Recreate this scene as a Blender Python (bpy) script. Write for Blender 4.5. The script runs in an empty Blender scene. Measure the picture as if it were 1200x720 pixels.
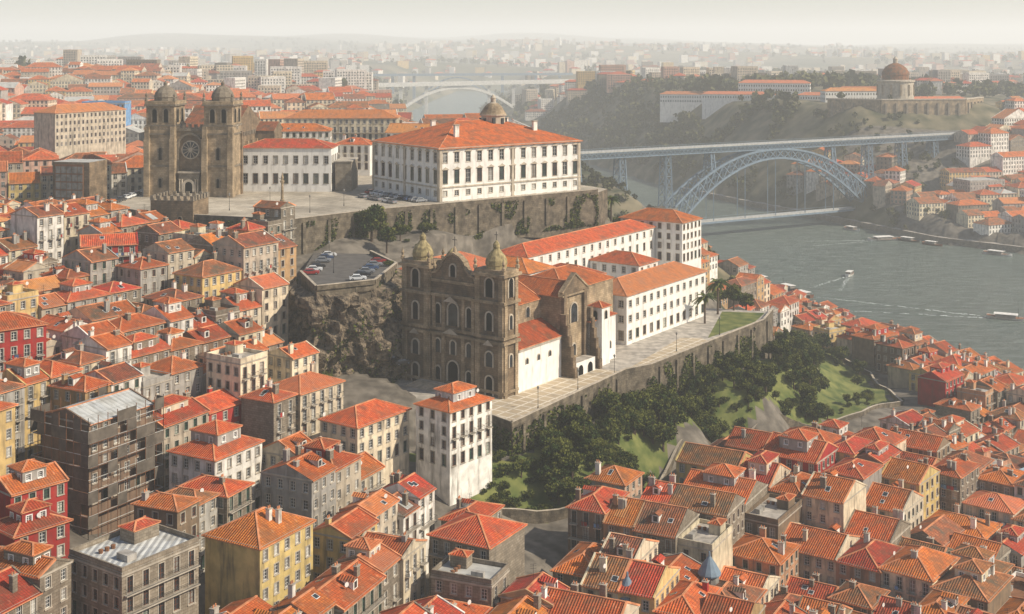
import bpy, math, random, numpy as np
from mathutils import Vector, Quaternion
from mathutils import noise as mn
R=random.Random(11); NR=np.random.RandomState(5)
S=bpy.context.scene; COL=S.collection
# ------------------------------------------------------------------ materials
M={}
def nn(nt,t,**k):
    n=nt.nodes.new(t)
    for a,b in k.items(): setattr(n,a,b)
    return n
def base(name,rough=.85,spec=.25,metal=0):
    m=bpy.data.materials.new(name); m.use_nodes=True; nt=m.node_tree; b=nt.nodes['Principled BSDF']
    b.inputs['Roughness'].default_value=rough; b.inputs['Metallic'].default_value=metal
    b.inputs['Specular IOR Level'].default_value=spec
    return m,nt,b
def c4(c,f=1): return (min(1,c[0]*f),min(1,c[1]*f),min(1,c[2]*f),1)
def objvary(nt,sock,hv,vv):
    oi=nn(nt,'ShaderNodeObjectInfo'); hs=nn(nt,'ShaderNodeHueSaturation')
    a=nn(nt,'ShaderNodeMapRange'); a.inputs[3].default_value=1-vv; a.inputs[4].default_value=1+vv
    nt.links.new(oi.outputs['Random'],a.inputs[0]); nt.links.new(a.outputs[0],hs.inputs['Value'])
    mu=nn(nt,'ShaderNodeMath',operation='MULTIPLY'); mu.inputs[1].default_value=7.31
    fr=nn(nt,'ShaderNodeMath',operation='FRACT'); b=nn(nt,'ShaderNodeMapRange'); b.inputs[3].default_value=.5-hv; b.inputs[4].default_value=.5+hv
    nt.links.new(oi.outputs['Random'],mu.inputs[0]); nt.links.new(mu.outputs[0],fr.inputs[0]); nt.links.new(fr.outputs[0],b.inputs[0]); nt.links.new(b.outputs[0],hs.inputs['Hue'])
    nt.links.new(sock,hs.inputs['Color']); return hs.outputs[0]
def mixc(nt,fac,a,b,mode='MIX'):
    x=nn(nt,'ShaderNodeMix',data_type='RGBA',blend_type=mode)
    for s,v in ((x.inputs[0],fac),(x.inputs[6],a),(x.inputs[7],b)):
        if hasattr(v,'links'): nt.links.new(v,s)
        else: s.default_value=v
    return x.outputs[2]
def noi(nt,co,scale,det=5,mp=None,lo=.35,hi=.65):
    if mp:
        k=nn(nt,'ShaderNodeMapping'); k.inputs['Scale'].default_value=mp; nt.links.new(co,k.inputs[0]); co=k.outputs[0]
    n=nn(nt,'ShaderNodeTexNoise'); n.inputs['Scale'].default_value=scale; n.inputs['Detail'].default_value=det
    nt.links.new(co,n.inputs['Vector'])
    r=nn(nt,'ShaderNodeMapRange'); r.inputs[1].default_value=lo; r.inputs[2].default_value=hi; nt.links.new(n.outputs[0],r.inputs[0])
    return r.outputs[0]
def mat(name,c,rough=.85,var=.18,ns=.5,ov=0.,oh=0.,dirt=.0,bump=0.,spec=.25,metal=0,stone=0,c2=None):
    m,nt,b=base(name,rough,spec,metal); tc=nn(nt,'ShaderNodeTexCoord'); co=tc.outputs['Object']
    f=noi(nt,co,ns); col=mixc(nt,f,c4(c,1-var),c4(c2,1) if c2 else c4(c,1+var))
    if stone:
        br=nn(nt,'ShaderNodeTexBrick'); br.inputs['Scale'].default_value=1; br.inputs['Brick Width'].default_value=stone*1.8; br.inputs['Row Height'].default_value=stone
        br.inputs['Mortar Size'].default_value=.03; br.inputs['Color1'].default_value=(1,1,1,1); br.inputs['Color2'].default_value=(.7,.68,.66,1); br.inputs['Mortar'].default_value=(.5,.48,.45,1)
        nt.links.new(tc.outputs['UV'],br.inputs['Vector']); col=mixc(nt,1.,col,br.outputs[0],'MULTIPLY')
    if dirt:
        g=noi(nt,co,.9,6,(1,1,.18),.5,.8); mm=nn(nt,'ShaderNodeMath',operation='MULTIPLY'); mm.inputs[1].default_value=dirt; nt.links.new(g,mm.inputs[0])
        col=mixc(nt,mm.outputs[0],col,(.11,.09,.07,1))
    if ov or oh: col=objvary(nt,col,oh,ov)
    nt.links.new(col,b.inputs['Base Color'])
    if bump:
        bn=nn(nt,'ShaderNodeTexNoise'); bn.inputs['Scale'].default_value=2.5; bn.inputs['Detail'].default_value=8; nt.links.new(co,bn.inputs['Vector'])
        bp=nn(nt,'ShaderNodeBump'); bp.inputs['Distance'].default_value=bump; nt.links.new(bn.outputs[0],bp.inputs['Height']); nt.links.new(bp.outputs[0],b.inputs['Normal'])
    M[name]=m; return m
def roofmat(name,c1,c2,old,oldamt,ov=.2,oh=.014,w=.46,hh=.46):
    m,nt,b=base(name,.85,.2); tc=nn(nt,'ShaderNodeTexCoord'); uv=tc.outputs['UV']; ob=tc.outputs['Object']
    br=nn(nt,'ShaderNodeTexBrick',offset=0.); br.inputs['Scale'].default_value=1; br.inputs['Brick Width'].default_value=w; br.inputs['Row Height'].default_value=hh
    br.inputs['Mortar Size'].default_value=.045; br.inputs['Mortar Smooth'].default_value=.6; br.inputs['Color1'].default_value=c4(c1); br.inputs['Color2'].default_value=c4(c2); br.inputs['Mortar'].default_value=c4(c1,.42)
    nt.links.new(uv,br.inputs['Vector'])
    f=noi(nt,ob,.35,6,None,.46,.66); mm=nn(nt,'ShaderNodeMath',operation='MULTIPLY'); mm.inputs[1].default_value=oldamt; nt.links.new(f,mm.inputs[0])
    col=mixc(nt,mm.outputs[0],br.outputs[0],c4(old))
    g=noi(nt,uv,1.1,4,(1,.25,1),.5,.75); m2=nn(nt,'ShaderNodeMath',operation='MULTIPLY'); m2.inputs[1].default_value=.6; nt.links.new(g,m2.inputs[0])
    col=mixc(nt,m2.outputs[0],col,c4(old,.5))
    g=noi(nt,uv,2.3,3,(1,.3,1),.60,.72); m2=nn(nt,'ShaderNodeMath',operation='MULTIPLY'); m2.inputs[1].default_value=.45; nt.links.new(g,m2.inputs[0])
    col=mixc(nt,m2.outputs[0],col,c4((.75,.36,.2)) if w<1 else c4(c1))
    col=objvary(nt,col,oh,ov); nt.links.new(col,b.inputs['Base Color'])
    sp=nn(nt,'ShaderNodeSeparateXYZ'); nt.links.new(uv,sp.inputs[0]); a=nn(nt,'ShaderNodeMath',operation='MULTIPLY'); a.inputs[1].default_value=2*math.pi/w; nt.links.new(sp.outputs[0],a.inputs[0])
    si=nn(nt,'ShaderNodeMath',operation='COSINE'); nt.links.new(a.outputs[0],si.inputs[0])
    bp=nn(nt,'ShaderNodeBump'); bp.inputs['Distance'].default_value=-.07; bp.inputs['Strength'].default_value=.8; nt.links.new(si.outputs[0],bp.inputs['Height']); nt.links.new(bp.outputs[0],b.inputs['Normal'])
    M[name]=m
roofmat('tile_orange',(.70,.18,.045),(.53,.11,.033),(.25,.10,.05),.75)
roofmat('tile_red',(.58,.11,.036),(.43,.075,.028),(.20,.085,.045),.75)
roofmat('tile_old',(.42,.145,.06),(.28,.095,.045),(.13,.09,.06),1.,.22)
roofmat('tile_pale',(.70,.25,.09),(.60,.185,.06),(.40,.18,.10),.7)
roofmat('metal_sheet',(.55,.55,.53),(.46,.47,.47),(.28,.26,.22),.6,.1,.0,1.,3.)
mat('ridge',(.60,.25,.12),var=.3)
for k,c in dict(white=(.74,.70,.63),cream=(.66,.56,.40),yellow=(.60,.43,.18),ochre=(.45,.29,.14),pink=(.52,.33,.24),salmon=(.48,.26,.15),greyp=(.36,.335,.30),beige=(.50,.42,.32),brown=(.21,.145,.095),blue=(.30,.38,.46)).items():
    mat(k,c,dirt=1.,ov=.18,oh=.01,bump=.02)
mat('red',(.36,.03,.025),dirt=.5,ov=.15)
mat('clean_white',(.80,.77,.72),dirt=.45,var=.06)
mat('granite',(.28,.235,.18),stone=.45,dirt=.8,bump=.04,ov=.15)
mat('granite_dark',(.23,.165,.105),stone=.55,dirt=.8,bump=.06,var=.4,ns=.3)
mat('granite_mid',(.39,.295,.19),stone=.55,dirt=.7,bump=.06,var=.35,ns=.3)
mat('granite_light',(.48,.41,.32),dirt=.5)
mat('wall_stone',(.17,.14,.10),stone=.6,dirt=.9,bump=.1,var=.45)
mat('trim',(.42,.37,.30),dirt=.3)
mat('frame',(.72,.70,.66),rough=.5,var=.05)
mat('frame_green',(.05,.12,.07),rough=.5); mat('frame_brown',(.16,.06,.03),rough=.5)
mat('glass',(.035,.04,.045),rough=.08,spec=.6,var=.4); mat('glass_b',(.22,.21,.19),rough=.15,spec=.5,var=.4)
mat('shutter',(.45,.43,.38),rough=.6); mat('opening_shade',(.012,.011,.010),rough=1,spec=0)  # near-black on flat arch panels: the shaded depth of openings put into colour
mat('iron',(.03,.03,.032),rough=.5); mat('steel_blue',(.17,.23,.29),rough=.55,var=.15); mat('concrete',(.44,.43,.40)); mat('bridge_concrete',(.62,.60,.56)); mat('rust',(.22,.10,.05))
mat('paving',(.15,.13,.105),var=.4,ns=.3,dirt=.5); mat('asphalt',(.12,.11,.10)); mat('paving_pale',(.50,.44,.35),stone=1.2,var=.25,ns=.08)
mat('sidewalk',(.4,.36,.31),var=.3)
m,nt,b=base('terrace_paving'); tc=nn(nt,'ShaderNodeTexCoord'); mp=nn(nt,'ShaderNodeMapping'); mp.inputs['Rotation'].default_value=(0,0,math.radians(-54.6)); nt.links.new(tc.outputs['Object'],mp.inputs[0])
br=nn(nt,'ShaderNodeTexBrick',offset=0.); br.inputs['Scale'].default_value=1; br.inputs['Brick Width'].default_value=3.2; br.inputs['Row Height'].default_value=3.2; br.inputs['Mortar Size'].default_value=.22; br.inputs['Color1'].default_value=(.50,.40,.27,1); br.inputs['Color2'].default_value=(.43,.34,.23,1); br.inputs['Mortar'].default_value=(.70,.63,.52,1)
nt.links.new(mp.outputs[0],br.inputs['Vector']); nt.links.new(mixc(nt,noi(nt,tc.outputs['Object'],.25,6,None,.5,.8),br.outputs[0],(.30,.25,.19,1)),b.inputs['Base Color']); M['terrace_paving']=m
mat('grass',(.10,.145,.03),var=.35,ns=.25,c2=(.20,.205,.06)); mat('scrub',(.075,.09,.035),var=.5,ns=.06,c2=(.22,.18,.11)); mat('field',(.12,.13,.07),var=.4,ns=.004,c2=(.2,.17,.11))
mat('rock',(.085,.065,.05),var=.5,ns=.7,bump=.7,c2=(.29,.225,.155)); mat('bark',(.10,.07,.05),bump=.05)
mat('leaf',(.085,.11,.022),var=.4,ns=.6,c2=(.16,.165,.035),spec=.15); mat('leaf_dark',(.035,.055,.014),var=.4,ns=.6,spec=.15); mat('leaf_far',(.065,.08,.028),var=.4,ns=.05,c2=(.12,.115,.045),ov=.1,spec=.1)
mat('lichen',(.30,.24,.12),var=.4,ns=1.2); mat('tyre',(.02,.02,.02)); mat('foam',(.75,.78,.76),rough=.7)
for k,c in dict(car_white=(.75,.75,.75),car_grey=(.25,.26,.28),car_black=(.03,.03,.035),car_red=(.35,.03,.03),car_blue=(.06,.1,.2)).items(): mat(k,c,rough=.25,spec=.6,var=.02)
mat('net',(.12,.10,.08),var=.3,ns=.6)
mat('azulejo',(.16,.30,.50),var=.2)
m,nt,b=base('river_water',.2,.5); tc=nn(nt,'ShaderNodeTexCoord')
f=noi(nt,tc.outputs['Object'],.012,5,(1,1,1)); col=mixc(nt,f,(.085,.125,.105,1),(.13,.17,.14,1))
f2=noi(nt,tc.outputs['Object'],.14,7,(.6,1.8,1),.42,.68); col=mixc(nt,f2,col,(.21,.25,.22,1)); nt.links.new(col,b.inputs['Base Color'])  # paler ripple streaks, the glints on the water painted into base colour
n1=nn(nt,'ShaderNodeTexNoise'); n1.inputs['Scale'].default_value=.16; n1.inputs['Detail'].default_value=8; n1.inputs['Roughness'].default_value=.7
mp=nn(nt,'ShaderNodeMapping'); mp.inputs['Scale'].default_value=(1,2.2,1); mp.inputs['Rotation'].default_value=(0,0,.5); nt.links.new(tc.outputs['Object'],mp.inputs[0]); nt.links.new(mp.outputs[0],n1.inputs['Vector'])
bp=nn(nt,'ShaderNodeBump'); bp.inputs['Distance'].default_value=3.4; bp.inputs['Strength'].default_value=1.; nt.links.new(n1.outputs[0],bp.inputs['Height']); nt.links.new(bp.outputs[0],b.inputs['Normal'])
M['river_water']=m
# ------------------------------------------------------------------ mesh builder
class MB:
    def __init__(s): s.v=[];s.f=[];s.m=[];s.keys=[];s.mi={}
    def q(s,pts,k):
        n=len(s.v); s.v.extend(pts); s.f.append(tuple(range(n,n+len(pts))))
        i=s.mi.get(k)
        if i is None: i=s.mi[k]=len(s.keys); s.keys.append(k)
        s.m.append(i)
    def mesh(s,name,o):
        v=np.array(s.v,dtype=float)-np.array(o); me=bpy.data.meshes.new(name); me.from_pydata(v.tolist(),[],s.f)
        for k in s.keys: me.materials.append(M[k])
        me.polygons.foreach_set('material_index',s.m)
        n=len(me.polygons); nr=np.zeros(n*3); me.polygons.foreach_get('normal',nr); nr=nr.reshape(-1,3)
        lt=np.zeros(n,dtype=int); me.polygons.foreach_get('loop_total',lt); nr=np.repeat(nr,lt,axis=0)
        vi=np.zeros(len(me.loops),dtype=int); me.loops.foreach_get('vertex_index',vi); p=v[vi]
        t=np.stack([-nr[:,1],nr[:,0],nr[:,0]*0],1); l=np.linalg.norm(t,axis=1); fl=l<.02; t[fl]=(1,0,0); l[fl]=1; t/=l[:,None]
        bb=np.cross(nr,t); uv=np.stack([(p*t).sum(1),(p*bb).sum(1)],1)
        ul=me.uv_layers.new(name='UVMap'); ul.data.foreach_set('uv',uv.ravel()); return me
    def obj(s,name,o=None,smooth=False):
        if not s.v: return None
        a=np.array(s.v)
        if o is None: o=((a[:,0].min()+a[:,0].max())/2,(a[:,1].min()+a[:,1].max())/2,a[:,2].min())
        me=s.mesh(name,o); ob=bpy.data.objects.new(name,me); ob.location=o; COL.objects.link(ob)
        if smooth: me.polygons.foreach_set('use_smooth',[True]*len(me.polygons))
        return ob
class Fr:
    def __init__(s,x,y,deg): s.x=x;s.y=y;s.a=math.radians(deg);s.c=math.cos(s.a);s.s=math.sin(s.a)
    def P(s,u,v,z): return (s.x+s.c*u-s.s*v,s.y+s.s*u+s.c*v,z)
    def box(s,m,u0,u1,v0,v1,z0,z1,k,top=None,bottom=False):
        P=s.P; a=[(u0,v0),(u1,v0),(u1,v1),(u0,v1)]
        for i in range(4):
            p,q=a[i],a[(i+1)%4]; m.q([P(*p,z0),P(*q,z0),P(*q,z1),P(*p,z1)],k)
        m.q([P(*p,z1) for p in a],top or k)
        if bottom: m.q([P(*p,z0) for p in a[::-1]],k)
    def lathe(s,m,u,v,prof,k,n=12,cap=False):
        for i in range(n):
            a0,a1=2*math.pi*i/n,2*math.pi*(i+1)/n
            for (r0,z0),(r1,z1) in zip(prof[:-1],prof[1:]):
                A=s.P(u+r0*math.cos(a0),v+r0*math.sin(a0),z0);B=s.P(u+r0*math.cos(a1),v+r0*math.sin(a1),z0)
                C=s.P(u+r1*math.cos(a1),v+r1*math.sin(a1),z1);D=s.P(u+r1*math.cos(a0),v+r1*math.sin(a0),z1)
                if r1<.01: m.q([A,B,C],k)
                elif r0<.01: m.q([A,C,D],k)
                else: m.q([A,B,C,D],k)
def beam(m,p,q,w,k,h=None):
    h=h or w; p=Vector(p);q=Vector(q);d=(q-p)
    if d.length<1e-4: return
    d.normalize(); sd=d.cross(Vector((0,0,1)))
    if sd.length<.05: sd=Vector((1,0,0))
    sd.normalize(); up=sd.cross(d); c=[sd*w/2*a+up*h/2*b for a,b in((-1,-1),(1,-1),(1,1),(-1,1))]
    for i in range(4):
        a,b=c[i],c[(i+1)%4]; m.q([tuple(p+a),tuple(p+b),tuple(q+b),tuple(q+a)],k)
    m.q([tuple(p+x) for x in c],k); m.q([tuple(q+x) for x in c],k)
# ------------------------------------------------------------------ geography
NB=[(700,310),(380,395),(235,450),(187,480),(158,548),(140,645),(124,701),(112,786),(104,850),(85,950),(60,1080),(25,1250),(-45,1450),(-130,1700),(-190,2000),(-200,2400),(-180,3000),(-150,3600)]
FB=[(900,600),(500,720),(318,796),(279,837),(250,903),(225,960),(187,1037),(150,1127),(105,1317),(50,1520),(-20,1750),(-60,2000),(-60,2400),(-50,3000),(0,3600)]
RIV=NB+FB[::-1]
def inpoly(X,Y,poly):
    X=np.asarray(X,float);Y=np.asarray(Y,float);r=np.zeros(X.shape,bool);n=len(poly)
    for i in range(n):
        x0,y0=poly[i];x1,y1=poly[(i+1)%n]
        if y0==y1: continue
        c=((y0>Y)!=(y1>Y))&(X<(x1-x0)*(Y-y0)/(y1-y0)+x0); r^=c
    return r
def dpl(X,Y,pl,closed=False):
    X=np.asarray(X,float);Y=np.asarray(Y,float);d=np.full(X.shape,1e9); n=len(pl)
    for i in range(n if closed else n-1):
        x0,y0=pl[i];x1,y1=pl[(i+1)%n]; dx,dy=x1-x0,y1-y0
        t=np.clip(((X-x0)*dx+(Y-y0)*dy)/(dx*dx+dy*dy),0,1); d=np.minimum(d,np.hypot(X-x0-t*dx,Y-y0-t*dy))
    return d
# valley flank that opens the view up the river
GORGE=[(-60,820),(-5,820),(60,1080),(25,1250),(-45,1450),(-130,1700),(-190,2000),(-230,2000),(-190,1700),(-125,1400),(-95,1150)]
CP=np.array([(-250,120,60),(-150,150,52),(-90,180,44),(-40,180,36),(0,180,27),(60,180,17),(120,180,12),(200,200,9),(300,250,6),
(-160,230,60),(-100,230,51),(-55,230,42),(-15,235,33),(20,240,25),(60,240,15),(110,260,10),(180,300,8),(230,380,5),
(-170,290,67),(-120,285,59),(-90,285,56),(-60,285,51),(-40,292,46),(-15,278,41),(6,262,30),(38,296,21),(62,325,17),(90,345,12),(140,360,9),(180,430,5),
(10,286,39),(24,307,39),(38,322,38),(60,351,38),(78,376,38),(-4,276,40),
(-180,350,75),(-130,340,70),(-90,345,71),(-75,342,69),(-75,318,62),(-95,315,64),(-40,304,50),(-48,296,50),(-36,330,52),(-28,345,58),(-50,373,74),(-20,372,70),(-18,350,60),(-60,345,69),(-62,356,71),
(90,372,22),(112,408,16),(120,436,13),(100,400,18),(92,430,24),(86,410,32),(90,480,16),(130,500,6),(115,600,5),(100,700,5),
(75,420,38),(50,460,58),(20,480,70),(60,520,45),(60,650,36),(60,800,40),(-20,700,72),(0,415,73),(30,436,70),(-28,386,74),
(-100,450,79),(-145,430,74),(-200,450,76),(-300,500,80),(-400,800,90),(-150,800,80),(-40,900,58),(-55,1050,44),(-80,1250,34),(-110,1450,24),(-30,1150,36),(-160,1100,74),(-210,1400,80),(-260,1650,80),(-300,1500,95),(-600,1500,100),(-400,1200,92),(-800,900,95),
(320,1080,84),(375,1085,83),(280,1065,82),(300,1300,82),(200,1350,80),(160,1450,80),(100,1600,78),(350,1420,84),(450,1400,75),(250,1150,80),
(345,992,58),(400,1015,58),(300,970,42),(300,900,14),(350,900,22),(330,850,6),(400,850,10),(420,920,28),(500,900,25),(600,1000,42),(500,1100,56),(450,1200,66),(700,900,25),(600,750,8),(900,1000,50),(1000,1500,75),(262,960,26),(230,1010,34)],float)
def H(X,Y):
    X=np.asarray(X,float);Y=np.asarray(Y,float); sw=np.zeros(X.shape);sz=np.zeros(X.shape)
    for x,y,z in CP:
        w=((X-x)**2+(Y-y)**2+30.)**-1.6; sw+=w; sz+=w*z
    z=sz/sw
    f=np.clip((Y-1700)/1300,0,1); f=f*f*(3-2*f)
    zf=72+22*np.sin(X/800+1)*np.cos(Y/950)+14*np.sin(X/310+Y/420)+np.clip((Y-4500)/6000,0,1)*(95+38*np.sin(X/1400+2.2)+18*np.sin(X/520)+12*np.sin(X/230+1))*(1-.45*np.clip((X+500)/4000,0,1))
    z=z*(1-f)+zf*f
    d=np.minimum(dpl(X,Y,NB),dpl(X,Y,FB)); sl=np.where(Y>1700,.4,.85)
    cap=np.where((Y<740)&(X<260),3.2+.1*np.minimum(d,38)+.85*np.maximum(d-38,0),3.2+d*sl)
    z=np.minimum(z,cap); return np.where(inpoly(X,Y,RIV),-4,z)
P1=[(-128,392),(-104,372),(-62,358),(-43,378),(-21,394),(29,432),(33,442),(8,480),(-60,545),(-128,560)]
P2=[(-56,362),(-40,360),(-31,340),(-34,316),(-47,308),(-54,328)]
P3=[(0,281),(29,327),(36,332),(76,386),(82,402),(62,407),(45,450),(-10,400),(-45,345),(-38,314),(-8,291)]
GARDEN=[(-2,277),(31,324),(38,329),(78,384),(88,410),(96,462),(112,462),(124,446),(120,398),(100,370),(72,350),(42,316),(26,288),(14,268),(-8,262),(-22,272),(-20,288),(-8,288)]
PLAT=[(P1,80),(P2,71),(P3,46)]
def Hp(x,y):
    for p,z in PLAT:
        if inpoly(x,y,p): return z
    return float(H(x,y))
def axis(lo,hi,a,b,step,g):
    r=list(np.arange(a,b,step)); s=step;x=r[-1]
    while x<hi: s*=g; x+=s; r.append(x)
    s=step;x=a;l=[]
    while x>lo: s*=g; x-=s; l.append(x)
    return np.array(l[::-1]+r)
xs=axis(-9000,9000,-190,260,2.5,1.07); ys=axis(-300,15000,150,560,2.5,1.035)
GX,GY=np.meshgrid(xs,ys); GZ=H(GX,GY)
for p,z in PLAT:
    ins=inpoly(GX,GY,p); deep=ins&(dpl(GX,GY,p,True)>3); GZ=np.where(deep,z-.3,np.where(ins,np.minimum(GZ,z-.3),GZ))
ny,nx=GX.shape; me=bpy.data.meshes.new('ground_terrain'); idx=np.arange(ny*nx).reshape(ny,nx)
F=np.stack([idx[:-1,:-1],idx[:-1,1:],idx[1:,1:],idx[1:,:-1]],-1).reshape(-1,4)
me.from_pydata(np.stack([GX,GY,GZ],-1).reshape(-1,3).tolist(),[],F.tolist())
CX=(GX[:-1,:-1]+GX[1:,1:])/2;CY=(GY[:-1,:-1]+GY[1:,1:])/2
mi=np.zeros(CX.shape,int); dn=dpl(CX,CY,NB);df=dpl(CX,CY,FB)
mi[(CY>1600)]=3; mi[(df<dn)&(CY<=1700)&((CX<262)|(CY>1030))]=2; mi[(CX>0)&(dn<df)&(CY>450)&(CY<1600)&(dn>38)]=2; mi[inpoly(CX,CY,GORGE)]=2; mi[inpoly(CX,CY,GARDEN)]=1
for k in('paving','grass','scrub','field'): me.materials.append(M[k])
me.polygons.foreach_set('material_index',mi.ravel().tolist()); me.polygons.foreach_set('use_smooth',[True]*len(me.polygons))
COL.objects.link(bpy.data.objects.new('ground_terrain',me))
m=MB(); m.q([(-700,200,0),(1800,200,0),(1800,4500,0),(-700,4500,0)],'river_water'); m.obj('river_water')
def platform(name,poly,z,top,side,par=1.0,skip=()):
    m=MB(); n=len(poly)
    m.q([(x,y,z) for x,y in poly],top)
    for i in range(n):
        a,b=poly[i],poly[(i+1)%n]; L=math.hypot(b[0]-a[0],b[1]-a[1]); k=max(1,int(L/6))
        for j in range(k):
            p=[a[q]+(b[q]-a[q])*j/k for q in(0,1)];r=[a[q]+(b[q]-a[q])*(j+1)/k for q in(0,1)]
            zp=min(z,float(H(*p)))-5;zr=min(z,float(H(*r)))-5
            m.q([(p[0],p[1],zp),(r[0],r[1],zr),(r[0],r[1],z),(p[0],p[1],z)],side)
        if par and i not in skip:
            f=Fr(a[0],a[1],math.degrees(math.atan2(b[1]-a[1],b[0]-a[0]))); f.box(m,0,L,-.08,.42,z-.2,z+par,side); f.box(m,-.1,L+.1,-.16,.5,z+par,z+par+.15,'granite_light')
            for j in range(int(L/9)): f.box(m,j*9+4,j*9+5,-.5,.1,z-9,z-.4,side)
    return m.obj(name)
platform('cathedral_square',P1,80,'paving_pale','wall_stone',1.0,(5,6,7,8,9))
platform('parking_terrace',P2,71,'asphalt','wall_stone',.9,(0,5))
platform('church_terrace',P3,46,'sidewalk','wall_stone',1.0,(4,5,6,7,8,9))
def sheet(name,poly,z,k):
    m=MB(); m.q([(x,y,z) for x,y in poly],k); return m.obj(name)
sheet('terrace_pavement',[(0,283),(28,328),(20,333),(-4,303),(-9,300),(-6,293)],46.02,'terrace_paving')
sheet('terrace_lawn',[(56,366),(73,386),(79,400),(66,402)],46.03,'grass')
sheet('garden_terrace_pavement',[(30,331),(36,334),(56,362),(54,366),(48,366)],46.02,'terrace_paving')
# ------------------------------------------------------------------ building parts
def facade(m,p0,p1,z0,z1,fl,cols,wall,trim='trim',fh=3.,ww=1.0,wh=1.65,lod=0,frame='frame',sill=.85,balc=0,rows=None):
    dx,dy=p1[0]-p0[0],p1[1]-p0[1];L=math.hypot(dx,dy);t=(dx/L,dy/L);n=(t[1],-t[0])
    def P(a,z,o=0): return (p0[0]+t[0]*a+n[0]*o,p0[1]+t[1]*a+n[1]*o,z)
    def Q(a0,a1,za,zb,o,k): m.q([P(a0,za,o),P(a1,za,o),P(a1,zb,o),P(a0,zb,o)],k)
    if fl<=0 or cols<=0 or lod>=2: Q(0,L,z0,z1,0,wall); return
    zb=z1-.35-fl*fh; cw=L/cols; ww=min(ww,cw*.6)
    if lod==1:
        Q(0,L,z0,z1,0,wall)
        for i in range(fl):
            s=zb+i*fh+sill; h=min(s+wh,zb+i*fh+fh-.3)
            for j in range(cols):
                c=(j+.5)*cw; Q(c-ww/2-.13,c+ww/2+.13,s-.13,h+.15,.03,trim); Q(c-ww/2,c+ww/2,s,h,.05,'glass' if R.random()<.8 else 'glass_b'); Q(c-.04,c+.04,s,h,.065,frame); Q(c-ww/2,c+ww/2,s+wh*.6,s+wh*.66,.066,frame)
        return
    if zb>z0: Q(0,L,z0,zb,0,wall)
    Q(0,L,z1-.35,z1,0,wall); d=.24
    for i in range(fl):
        a=zb+i*fh; door=(i==0 and fl>1); fw=balc and i>0 and R.random()<balc
        s=a+(.15 if (door or fw) else sill); h=min(a+sill+wh,a+fh-.22); w=ww*(1.1 if door else 1)
        Q(0,L,a,s,0,wall);Q(0,L,h,a+fh,0,wall); e=0
        for j in range(cols):
            c=(j+.5)*cw;l=c-w/2;r=c+w/2; Q(e,l,s,h,0,wall); e=r
            m.q([P(l,s),P(l,s,-d),P(l,h,-d),P(l,h)],trim);m.q([P(r,s),P(r,s,-d),P(r,h,-d),P(r,h)],trim);m.q([P(l,h),P(r,h),P(r,h,-d),P(l,h,-d)],trim);m.q([P(l,s),P(r,s),P(r,s,-d),P(l,s,-d)],trim)
            x=R.random(); Q(l,r,s,h,-d,'glass' if x<.72 else 'glass_b' if x<.9 else 'shutter')
            g=-d+.05; fk=frame if not door else R.choice([frame,'frame_green','frame_brown'])
            Q(l,l+.08,s,h,g,fk);Q(r-.08,r,s,h,g,fk);Q(l+.08,r-.08,h-.09,h,g,fk);Q(l+.08,r-.08,s,s+.1,g,fk);Q(c-.04,c+.04,s+.1,h-.09,g,fk)
            for q in(.36,.68): Q(l+.08,r-.08,s+(h-s)*q-.03,s+(h-s)*q+.03,g+.01,fk)
            Q(l-.17,l,s-.02,h+.17,.04,trim);Q(r,r+.17,s-.02,h+.17,.04,trim);Q(l,r,h,h+.17,.04,trim)
            m.q([P(l-.2,s,.16),P(r+.2,s,.16),P(r+.2,s,0),P(l-.2,s,0)],trim);Q(l-.2,r+.2,s-.14,s,.16,trim)
        Q(e,L,s,h,0,wall)
        if fw:
            full=R.random()<.4; spans=[(.3,L-.3)] if full else [((j+.5)*cw-w/2-.3,(j+.5)*cw+w/2+.3) for j in range(cols)]
            for l,r in spans:
                o=.75; m.q([P(l,a+.12,0),P(r,a+.12,0),P(r,a+.12,o),P(l,a+.12,o)],trim);Q(l,r,a-.04,a+.12,o,trim);m.q([P(l,a-.04,0),P(l,a-.04,o),P(l,a+.12,o),P(l,a+.12,0)],trim);m.q([P(r,a-.04,0),P(r,a-.04,o),P(r,a+.12,o),P(r,a+.12,0)],trim)
                Q(l,r,a+1.0,a+1.06,o-.03,'iron');Q(l,r,a+.22,a+.26,o-.03,'iron'); k=max(3,int((r-l)/.22))
                for b in range(k+1):
                    xx=l+(r-l)*b/k; Q(xx-.02,xx+.02,a+.12,a+1.0,o-.035,'iron')
                for ee in(l+.03,r-.03): m.q([P(ee,a+1.,0),P(ee,a+1.,o),P(ee,a+1.06,o),P(ee,a+1.06,0)],'iron')
                if R.random()<.18:
                    q=l+.2
                    while q<r-.6: wq=R.uniform(.3,.8); Q(q,min(q+wq,r),a+.35-R.uniform(0,.4),a+.98,o+.03,R.choice(['clean_white','car_blue','red','cream','azulejo'])); q+=wq+.12
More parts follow.
